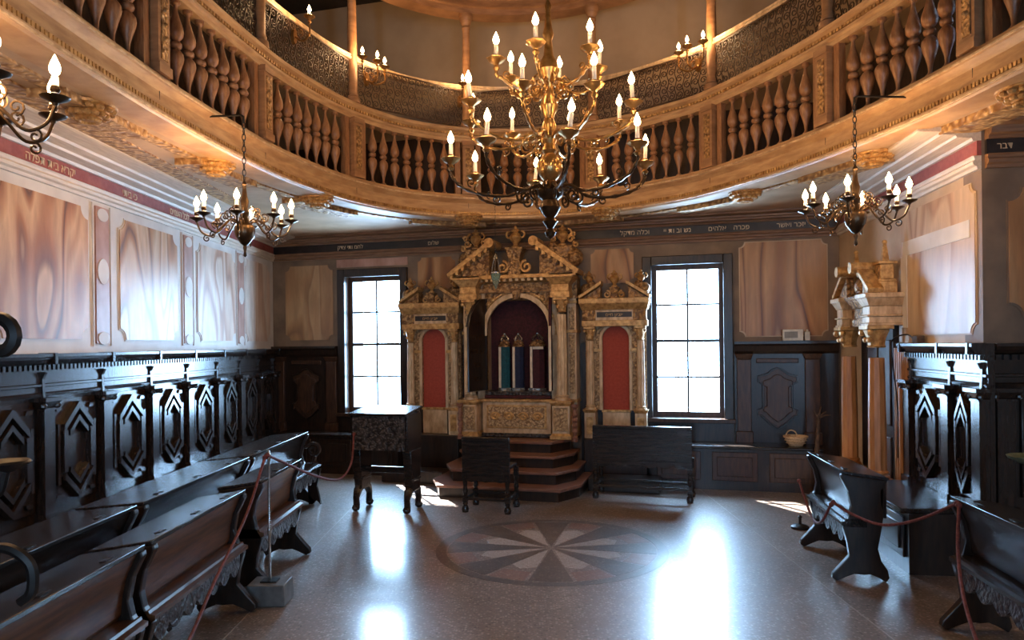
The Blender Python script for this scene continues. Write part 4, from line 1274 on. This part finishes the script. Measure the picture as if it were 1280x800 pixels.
# ------------------------------------------------------------------ columned doorway on the right wall
pt_ = empty('columned_doorway', FR.p(-6.59), FR.rz)
tag(pt_, 'gilded doorway with two amber columns and broken pediment', 'doorway')
B(-0.30, 0.32, -0.05, 0.0, 0.0, 1.72).build('door_leaf', 'dark_wood', pt_, smooth=0)
for a, c in ((-0.26, -0.02), (0.02, 0.28)):
    for z0, z1 in ((0.15, 0.75), (0.85, 1.6)):
        B(a, c, -0.065, -0.05, z0, z1).build('door_panel', 'panel_wood', pt_, bev=0.008)
for s in (-1, 1):
    X = s * 0.36
    B(X - 0.115, X + 0.115, -0.32, -0.001, 0.0, 0.10).build('column_plinth', 'dark_wood', pt_, bev=0.006)
    MB().box(X - 0.10, X + 0.10, -0.30, -0.10, 0.10, 0.38).build('pedestal', 'column_wood', pt_, bev=0.006)
    MB().box(X - 0.115, X + 0.115, -0.315, -0.085, 0.38, 0.41).build('pedestal_cap', 'gilt', pt_, bev=0.006)
    column(MB(), X, -0.20, 0.41, 1.62, 0.072, 0.07, 20).build('column', 'column_wood', pt_, smooth=25)
    capital(MB(), X, -0.20, 1.535, 0.074, 0.19).build('capital', 'gilt', pt_)
    if s < 0:
        B(X - 0.085, X + 0.085, -0.06, -0.001, 0.10, 1.72).build('pilaster', 'dark_wood', pt_, bev=0.005)
    MB().box(X - 0.095, X + 0.095, -0.295, -0.001, 1.725, 1.745).box(X - 0.085, X + 0.085, -0.285, -0.001, 1.745, 1.80).box(X - 0.10, X + 0.10, -0.30, -0.001, 1.80, 1.815).box(X - 0.085, X + 0.085, -0.28, -0.001, 1.815, 1.89).frus((X - 0.09, X + 0.09, -0.285, -0.001), 1.89, (X - 0.125, X + 0.125, -0.32, -0.001), 1.96).box(X - 0.135, X + 0.135, -0.33, -0.001, 1.96, 2.0).build('entablature_block', 'gilt_pale', pt_, bev=0.005)
    MB().prism([(X + s * 0.13, 2.0), (X - s * 0.16, 2.20), (X - s * 0.16, 2.25), (X + s * 0.14, 2.04)], -0.31, -0.18, 'y').build('raking_cornice', 'gilt', pt_, bev=0.006)
    MB().prism([(X + s * 0.11, 2.0), (X - s * 0.15, 2.0), (X - s * 0.15, 2.19)], -0.26, -0.20, 'y').build('tympanum', 'gilt_carved', pt_, smooth=0)
    MB().lathe([(0.05, -0.15), (0.05, 0.15)], 12).xf(Matrix.Translation((X - s * 0.17, -0.21, 2.24)) @ Matrix.Rotation(PI / 2, 4, 'X')).build('pediment_scroll', 'gilt', pt_)
    MB().box(X - 0.075, X + 0.075, -0.20, -0.05, 2.0, 2.10).box(X - 0.055, X + 0.055, -0.18, -0.07, 2.12, 2.25).box(X - 0.07, X + 0.07, -0.195, -0.055, 2.10, 2.12).build('obelisk_base', 'gilt', pt_, bev=0.006)
    B(X - 0.035, X + 0.035, -0.186, -0.178, 2.135, 2.235).build('carved_inset', 'gilt_carved', pt_, smooth=0)
    MB().box(X - 0.075, X + 0.075, -0.20, -0.05, 2.25, 2.27).frus((X - 0.03, X + 0.03, -0.155, -0.095), 2.27, (X - 0.012, X + 0.012, -0.137, -0.113), 2.42).ball((X, -0.125, 2.44), 0.022, 8, 6).build('obelisk', 'gilt', pt_)
MB().box(-0.26, 0.26, -0.22, -0.001, 1.725, 1.80).box(-0.26, 0.26, -0.20, -0.001, 1.80, 1.89).frus((-0.19, 0.19, -0.22, -0.001), 1.89, (-0.18, 0.18, -0.30, -0.001), 1.995).build('lintel', 'gilt_carved', pt_, bev=0.004)
MB().ball((0, -0.16, 2.08), 0.10, 12, 8, 1.0).ball((0, -0.18, 2.22), 0.065, 10, 7, 1.2).build('shell_crest', 'gilt_carved', pt_)
for x in (0.33, 0.375, 0.42, 0.465, 0.51, 0.555, 0.592):
    B(x, x + 0.03, -0.05, -0.001, 0.0, 1.53).build('casing_strip', 'column_wood', pt_, bev=0.005)

# ------------------------------------------------------------------ lamps: candles, chandeliers, sconces
FL_PROF = [(0.004, 0), (0.0125, 0.012), (0.0145, 0.022), (0.011, 0.036), (0.005, 0.050), (0.001, 0.060)]
ME_FLAME = MB().lathe(FL_PROF, 8).mesh('flame', 'flame', 60)
ME_CANDLE = MB().lathe([(0.0125, 0), (0.0125, 0.105), (0.010, 0.112)], 10).mesh('candle', 'wax', 50)
ME_CUP = MB().lathe([(0.012, -0.05), (0.022, -0.035), (0.012, -0.02), (0.026, -0.005), (0.045, 0.004), (0.062, 0.022), (0.056, 0.026), (0.03, 0.012), (0.022, 0.03), (0.018, 0.045)], 14, (0, 0, 0), 0.10).mesh('candle_cup', 'brass')
ME_PAN = MB().lathe([(0.008, -0.025), (0.012, -0.015), (0.045, 0.0), (0.05, 0.006), (0.04, 0.006), (0.012, 0.0), (0.012, 0.02), (0.018, 0.03), (0.014, 0.045)], 12).mesh('drip_pan', 'dark_brass')
LAMP = bpy.data.lights.new('candle_lamp', 'POINT')
LAMP.energy = FLAME_W
LAMP.color = (1.0, 0.60, 0.28)
LAMP.shadow_soft_size = 0.03


def candle(parent, p, cup, tall=1.0, sc_=1.0, lean=0.0, la_=0.0):
    p = Vector(p)
    link(cup.name, cup, parent, p).scale = (sc_,) * 3
    c = link('candle', ME_CANDLE, parent, p + Vector((0, 0, 0.012 * sc_)))
    c.scale = (sc_, sc_, tall * sc_)
    c.rotation_euler = (lean * math.cos(la_), lean * math.sin(la_), 0)
    top = p + Vector((0, 0, 0.012 * sc_)) + c.rotation_euler.to_matrix() @ Vector((0, 0, 0.110 * tall * sc_))
    f = link('flame', ME_FLAME, parent, top)
    f.scale = (sc_ * 1.4, sc_ * 1.4, sc_ * 1.3)
    return top + Vector((0, 0, 0.03))


def lamp_at(parent, p):
    o = bpy.data.objects.new('candle_lamp', LAMP)
    col.objects.link(o)
    o.parent = parent
    o.location = p


def chain(mb, x, y, z0, z1, pitch=0.035, rl=0.014, rt=0.0035):
    n = max(1, int((z1 - z0) / pitch))
    st_ = (z1 - z0) / n
    for i in range(n):
        zc = z0 + st_ * (i + 0.5)
        pts = []
        for k in range(8):
            a = 2 * PI * k / 8
            u, v = rl * math.cos(a), (st_ * 0.62) * math.sin(a)
            pts.append((x + u, y, zc + v) if i % 2 else (x, y + u, zc + v))
        mb.tube(pts, rt, 4, True)
    return mb


big = empty('chandelier', (0.31, 5.64, 2.42))
tag(big, 'large three tier brass chandelier hanging in the centre of the room', 'chandelier')
MB().lathe([(0.004, 0.0), (0.035, 0.02), (0.046, 0.05), (0.022, 0.08), (0.036, 0.10), (0.062, 0.135), (0.035, 0.165), (0.056, 0.19), (0.085, 0.245), (0.062, 0.30), (0.095, 0.33), (0.108, 0.37), (0.062, 0.43), (0.05, 0.455)], 18).build('lower_stem', 'dark_brass', big)
MB().lathe([(0.04, 0.45), (0.065, 0.47), (0.095, 0.52), (0.102, 0.56), (0.095, 0.60), (0.065, 0.645), (0.04, 0.665)], 20).build('globe', 'brass', big)
MB().lathe([(0.04, 0.66), (0.06, 0.69), (0.045, 0.74), (0.062, 0.78), (0.05, 0.83), (0.06, 0.88), (0.035, 0.94), (0.055, 0.99), (0.072, 1.04), (0.05, 1.10), (0.032, 1.16), (0.045, 1.20), (0.06, 1.26), (0.085, 1.32), (0.07, 1.38), (0.04, 1.43), (0.028, 1.55), (0.045, 1.60), (0.03, 1.66), (0.02, 1.78), (0.03, 1.82), (0.008, 1.88)], 18).build('upper_stem', 'brass', big)
chain(MB(), 0, 0, 1.87, ZC - 2.43, 0.05, 0.018, 0.005).build('chain', 'dark_brass', big)
TIERS = [(8, 0.77, 0.37, 0.585, 'dark_brass', 0.12), (8, 0.66, 0.78, 0.965, 'brass', 0.45), (6, 0.42, 1.20, 1.345, 'brass', 0.25)]
for ti, (n, R, za, zc, mt, a0) in enumerate(TIERS):
    path = catmull([(0.04, 0, za), (R * 0.22, 0, za + 0.03), (R * 0.42, 0, za - 0.035), (R * 0.68, 0, za - 0.03), (R * 0.90, 0, za + 0.03), (R * 0.995, 0, zc - 0.10), (R, 0, zc - 0.045)], 5)
    am = MB().tube(path, [0.013 + 0.004 * math.sin(i * 2.2) for i in range(len(path))], 7)
    am.spiral((R * 0.27, 0, za - 0.045), 0.062, 1.5, 0.010, 'y', a0=PI / 2, n=20, sgn=-1, rend=0.15, sides=5)
    am.spiral((R * 0.55, 0, za - 0.065), 0.036, 1.3, 0.007, 'y', a0=PI / 2, n=14, sgn=1, rend=0.2, sides=5)
    am.spiral((R * 0.80, 0, za + 0.06), 0.035, 1.2, 0.006, 'y', a0=-PI / 2, n=14, sgn=1, rend=0.2, sides=5)
    me = am.mesh('arm', mt, 50)
    for k in range(n):
        arm = link('arm', me, big, (0, 0, 0), a0 + 2 * PI * k / n)
        rr = random.Random(ti * 20 + k)
        tp = candle(arm, (R, 0, zc), ME_CUP, 0.85 + rr.random() * 0.22, 1.28, 0.0 if rr.random() < 0.7 else 0.13, rr.random() * 6)
        lamp_at(arm, tp)
    pk = MB()
    for k in range(n):
        a = a0 + 2 * PI * (k + 0.5) / n
        pk.tube([(0.05 * math.cos(a), 0.05 * math.sin(a), za + 0.02), (0.13 * math.cos(a), 0.13 * math.sin(a), za + 0.06), (0.17 * math.cos(a), 0.17 * math.sin(a), za + 0.02), (0.15 * math.cos(a), 0.15 * math.sin(a), za - 0.02)], [0.012, 0.009, 0.012, 0.006], 5)
    tag(pk.build('leaf_collar', mt, big), kind='stuff')


def small_chandelier(loc, label, root_dir):
    r = empty('chandelier', loc)
    tag(r, label, 'chandelier', 'small eight arm chandeliers under the gallery')
    MB().lathe([(0.003, -0.19), (0.012, -0.18), (0.008, -0.15), (0.014, -0.125), (0.01, -0.11), (0.03, -0.095), (0.062, -0.05), (0.072, -0.01), (0.066, 0.025), (0.03, 0.06), (0.022, 0.09), (0.035, 0.12), (0.022, 0.15), (0.03, 0.20), (0.018, 0.24), (0.012, 0.30), (0.02, 0.32), (0.004, 0.35)], 18).build('body', 'dark_brass', r)
    R = 0.315
    path = catmull([(0.03, 0, 0.04), (0.10, 0, 0.065), (0.16, 0, 0.01), (0.22, 0, -0.045), (0.285, 0, -0.02), (R, 0, 0.045)], 5)
    am = MB().tube(path, 0.0065, 6)
    am.spiral((0.13, 0, 0.09), 0.035, 1.4, 0.005, 'y', a0=-PI / 2, n=14, sgn=1, rend=0.2, sides=5)
    am.spiral((0.19, 0, 0.035), 0.03, 1.3, 0.0045, 'y', a0=-PI / 2, n=12, sgn=1, rend=0.2, sides=5)
    am.spiral((0.25, 0, -0.065), 0.025, 1.2, 0.0045, 'y', a0=PI / 2, n=12, sgn=-1, rend=0.2, sides=5)
    am.spiral((0.08, 0, 0.135), 0.028, 1.2, 0.0045, 'y', a0=-PI / 2, n=12, sgn=1, rend=0.2, sides=5)
    me = am.mesh('arm', 'dark_brass', 50)
    for k in range(8):
        arm = link('arm', me, r, (0, 0, 0), 0.2 + 2 * PI * k / 8)
        tp = candle(arm, (R, 0, 0.07), ME_PAN, 0.62, 1.0)
        lamp_at(arm, tp)
    zt = 3.215 - loc[2]
    chain(MB(), 0, 0, 0.34, zt, 0.04, 0.012, 0.0035).build('chain', 'iron', r)
    dx, dy = root_dir
    MB().tube([(0, 0, zt - 0.03), (0, 0, zt), (dx * 0.06, dy * 0.06, zt + 0.012), (dx, dy, zt + 0.012)], 0.008, 6).build('bracket', 'iron', r)
    return r


small_chandelier((-1.865, 5.05, 2.42), 'small dark chandelier hanging in front of the left marble panels', (-0.29, 0.03))
small_chandelier((-1.925, 2.50, 2.42), 'small dark chandelier cut by the left edge, nearest', (-0.265, 0.0))
small_chandelier((2.30, 4.80, 2.42), 'small dark chandelier hanging in front of the gilded doorway', (0.36, 0.03))


def sconce(s, n, label):
    p, nn = on_curve(s)
    rz = math.atan2(nn.x, -nn.y)
    c = p + nn * 0.047
    r = empty('sconce', (c.x, c.y, 4.34), rz)
    tag(r, label, 'sconce', 'candle sconces on the upper gallery posts')
    MB().prism([(0.03 * math.cos(k * PI / 4), 0.07 * math.sin(k * PI / 4)) for k in range(8)], -0.03, 0.0, 'y').build('back_plate', 'brass', r, smooth=0)
    xs_ = [-0.16, 0.0, 0.16] if n == 3 else [0.0]
    for x in xs_:
        yy = -0.17 if x == 0 else -0.12
        zz = 0.14
        am = MB().tube(catmull([(0, -0.02, 0), (x * 0.4, yy * 0.6, -0.05), (x * 0.95, yy, 0.0), (x, yy, zz - 0.05)], 5), 0.009, 6)
        am.spiral((x * 0.5, yy * 0.5, 0.03), 0.035, 1.2, 0.006, 'y', a0=-PI / 2, n=12, sgn=1, rend=0.2, sides=5)
        arm = am.build('arm', 'brass', r)
        tp = candle(arm, (x, yy, zz), ME_CUP, 0.45, 0.85)
        lamp_at(arm, tp)
    return r


sconce(PIER_S[4] + 0.14, 3, 'three candle brass sconce on upper post left of the large chandelier')
sconce(PIER_S[5] - 0.1, 1, 'single candle brass sconce on upper post nearest the chandelier left')
sconce(PIER_S[7] - 0.12, 3, 'three candle brass sconce on upper post right of the large chandelier')
sconce(PIER_S[3] + 0.45, 1, 'single candle brass sconce high at the upper left lattice')

# hanging lamp before the ark
hl = empty('hanging_lamp', (-0.17, 7.86, 2.20))
tag(hl, 'little silver and green glass lamp hanging before the ark', 'hanging lamp')
MB().lathe([(0.004, 0), (0.012, 0.02), (0.03, 0.06), (0.05, 0.13), (0.058, 0.17), (0.05, 0.175), (0.03, 0.10)], 14).build('glass_cup', 'lamp_glass', hl)
MB().lathe([(0.05, 0.165), (0.06, 0.17), (0.06, 0.185), (0.05, 0.19)], 14).build('silver_rim', 'bright_metal', hl)
MB().lathe([(0.03, 0.33), (0.02, 0.36), (0.004, 0.39)], 10).build('silver_cap', 'bright_metal', hl)
for k in range(3):
    a = 2 * PI * k / 3 + 0.4
    MB().tube([(0.055 * math.cos(a), 0.055 * math.sin(a), 0.18), (0.04 * math.cos(a), 0.04 * math.sin(a), 0.26), (0.022 * math.cos(a), 0.022 * math.sin(a), 0.335)], 0.004, 5).build('hanger', 'bright_metal', hl)
chain(MB(), 0, 0, 0.385, 1.02, 0.03, 0.008, 0.0025).build('chain', 'iron', hl)
MB().tube([(0, 0, 1.01), (0, 0.12, 1.03), (0.0, 0.32, 1.03)], 0.006, 5).build('bracket', 'iron', hl)

# ------------------------------------------------------------------ rope barriers
sp = empty('rope_stand', (-1.535, 4.52, 0))
tag(sp, 'slim metal rope post on a square grey box base', 'rope stand')
MB().frus((-0.12, 0.12, -0.10, 0.10), 0.0, (-0.115, 0.115, -0.095, 0.095), 0.13).build('base_box', 'grey_box', sp, bev=0.006)
B(-0.05, 0.05, -0.04, 0.04, 0.13, 0.138).build('base_plate', 'iron', sp, smooth=0)
MB().lathe([(0.008, 0.135), (0.008, 0.42), (0.013, 0.43), (0.013, 0.46), (0.008, 0.47), (0.007, 0.88), (0.012, 0.89), (0.012, 0.93), (0.004, 0.95)], 10).build('post', 'bright_metal', sp)


def rope(name, pts, label, r=0.009, n=8):
    o = empty(name, pts[0])
    tag(o, label, 'rope', 'red barrier ropes')
    b0 = Vector(pts[0])
    P = catmull([Vector(p) - b0 for p in pts], n)
    MB().tube(P, r, 7).build('cord', 'rope_red', o)
    MB().ball(Vector(pts[-1]) - b0, r * 1.9, 8, 6).build('knot', 'rope_red', o)
    MB().ball((0, 0, 0), r * 1.9, 8, 6).build('knot', 'rope_red', o)
    return o


rope('barrier_rope', [(-1.535, 4.50, 0.92), (-1.40, 5.1, 0.68), (-1.40, 5.8, 0.53), (-1.44, 6.4, 0.56), (-1.51, 6.84, 0.76)], 'red rope sagging from the rope post to the reading desk')
rope('barrier_rope', [(-1.55, 4.50, 0.91), (-1.56, 4.2, 0.62), (-1.54, 3.7, 0.40), (-1.48, 3.2, 0.24), (-1.35, 2.4, 0.20)], 'red rope running down from the rope post to the lower left')
rope('barrier_rope', [(2.40, 3.90, 0.71), (2.32, 4.15, 0.56), (2.25, 4.40, 0.47), (2.18, 4.62, 0.48), (2.13, 4.80, 0.52)], 'dark red rope between the two right prayer desks')
rope('barrier_rope', [(2.13, 4.83, 0.50), (2.13, 5.0, 0.34), (2.17, 5.25, 0.32), (2.20, 5.55, 0.52)], 'dark red rope looping under the ledge of the right prayer desk')
rope('barrier_rope', [(2.38, 3.85, 0.71), (2.28, 3.7, 0.50), (2.16, 3.45, 0.32), (2.05, 3.1, 0.12), (1.95, 2.8, 0.02)], 'dark red rope trailing down at the lower right corner')

# ------------------------------------------------------------------ small things
bk = empty('basket', FB.p(3.20, -0.25, 0.482), FB.rz)
tag(bk, 'small pale wicker basket with a hoop handle on the wall bench', 'basket')
MB().lathe([(0.07, 0), (0.075, 0.01), (0.10, 0.06), (0.125, 0.10), (0.13, 0.105), (0.118, 0.105), (0.09, 0.055), (0.06, 0.012)], 22).build('bowl', 'wicker', bk)
MB().tube([(-0.04 + 0.0, 0.10, 0.10)] + [(-0.04 + 0.055 * math.cos(PI - PI * k / 10), 0.02, 0.10 + 0.06 * math.sin(PI * k / 10)) for k in range(11)], 0.007, 6).build('handle', 'wicker', bk)
for k, z in enumerate((0.03, 0.06, 0.09)):
    rr = 0.085 + 0.44 * (z - 0.02)
    MB().tube([(rr * 1.06 * math.cos(2 * PI * i / 20), rr * 1.06 * math.sin(2 * PI * i / 20), z) for i in range(20)], 0.006, 5, True).build('woven_band', 'wicker', bk)

bx = empty('notice_box', FB.p(3.20, -0.055, 1.602), FB.rz)
tag(bx, 'small white printed box on the ledge right of the window', 'box')
B(-0.105, 0.105, -0.03, 0.03, 0, 0.125).build('case', 'white_plastic', bx, bev=0.006)
B(-0.085, 0.05, -0.0335, -0.03, 0.03, 0.10).build('print', 'grey_print', bx, smooth=0)
sn = empty('sensor', FB.p(3.35, -0.055, 1.602), FB.rz)
tag(sn, 'tiny white upright sensor beside the printed box', 'sensor')
B(-0.026, 0.026, -0.025, 0.025, 0, 0.10).build('case', 'white_plastic', sn, bev=0.006)
MB().lathe([(0.012, 0.1), (0.012, 0.118), (0.006, 0.124)], 10).build('knob', 'white_plastic', sn)

tw = empty('dry_branch', (3.13, 7.42, 0))
tag(tw, 'thin dry branch leaning by the doorway column', 'branch')
MB().tube([(0, 0, 0.0), (0.0, 0.0, 0.45), (0.01, 0.0, 0.62), (0.03, 0.02, 0.84)], [0.028, 0.026, 0.02, 0.014], 7).build('stem', 'dry_twig', tw)
for k, (dx, dz) in enumerate(((-0.06, 0.05), (0.07, 0.04), (0.12, 0.0), (0.02, 0.09))):
    MB().tube([(0.025, 0.02, 0.80), (0.025 + dx * 0.6, 0.0, 0.83 + dz * 0.5), (0.03 + dx, 0.0, 0.83 + dz)], [0.012, 0.008, 0.005], 5).build('twig', 'dry_twig', tw)

cbl = empty('cable', FR.p(-6.0, -0.05, 1.572), FR.rz)
tag(cbl, 'thin black cable looping over the right panelling ledge', 'cable')
MB().tube(catmull([(0.22, -0.02, 0.03), (0.10, -0.03, 0.07), (0.0, -0.10, 0.03), (-0.01, -0.105, -0.10), (0.0, -0.07, -0.5), (0.0, -0.07, -0.95)], 6), 0.006, 6).build('cord', 'iron', cbl)
MB().box(0.20, 0.30, -0.03, 0.03, 0.0, 0.06).build('socket', 'dry_twig', cbl, bev=0.008)

fb = empty('floor_weight', (2.44, 6.14, 0))
tag(fb, 'small black rope base on the floor by the right desk', 'rope base')
MB().lathe([(0.075, 0), (0.075, 0.02), (0.05, 0.035), (0.015, 0.04)], 16).build('disc', 'iron', fb)
MB().lathe([(0.012, 0.035), (0.012, 0.09), (0.02, 0.10), (0.004, 0.115)], 10).build('stub', 'iron', fb)

bw = empty('basin_stand', (2.98, 4.12, 0))
tag(bw, 'greenish metal dish on a slim stand at the right edge', 'dish stand')
MB().lathe([(0.13, 0), (0.12, 0.02), (0.03, 0.05), (0.018, 0.1), (0.018, 0.86), (0.03, 0.88)], 14).build('stand', 'iron', bw)
MB().lathe([(0.02, 0.87), (0.08, 0.885), (0.125, 0.91), (0.135, 0.925), (0.12, 0.925), (0.07, 0.90)], 22).build('dish', 'patina', bw)

cs = empty('candle_stand', (-1.42, 1.85, 0))
tag(cs, 'black wrought iron stand with scrolls cut by the left edge', 'candle stand')
MB().lathe([(0.10, 0), (0.09, 0.03), (0.02, 0.06), (0.014, 0.2), (0.014, 1.62), (0.02, 1.64)], 12).build('post', 'iron', cs)
MB().spiral((0.10, 0, 1.63), 0.060, 1.1, [0.018] * 19, 'y', a0=PI, n=18, sgn=-1, rend=0.35, sides=7).tube(catmull([(0, 0, 1.56), (0.03, 0, 1.59), (0.04, 0, 1.63)], 4), 0.016, 6).build('hook_scroll', 'iron', cs)
MB().lathe([(0.01, 1.285), (0.035, 1.295), (0.055, 1.31), (0.05, 1.315), (0.02, 1.30)], 14, (0.12, 0, 0)).build('dish', 'iron', cs)
MB().tube(catmull([(0, 0, 1.20), (0.05, 0, 1.21), (0.10, 0, 1.23), (0.12, 0, 1.29)], 5), 0.008, 6).build('dish_arm', 'iron', cs)
MB().tube(catmull([(0.0, 0, 0.96), (0.04, 0, 1.06), (0.11, 0, 1.09), (0.175, 0, 1.05), (0.18, 0, 0.98), (0.15, 0, 0.95)], 5), 0.014, 7).build('lower_scroll', 'iron', cs)
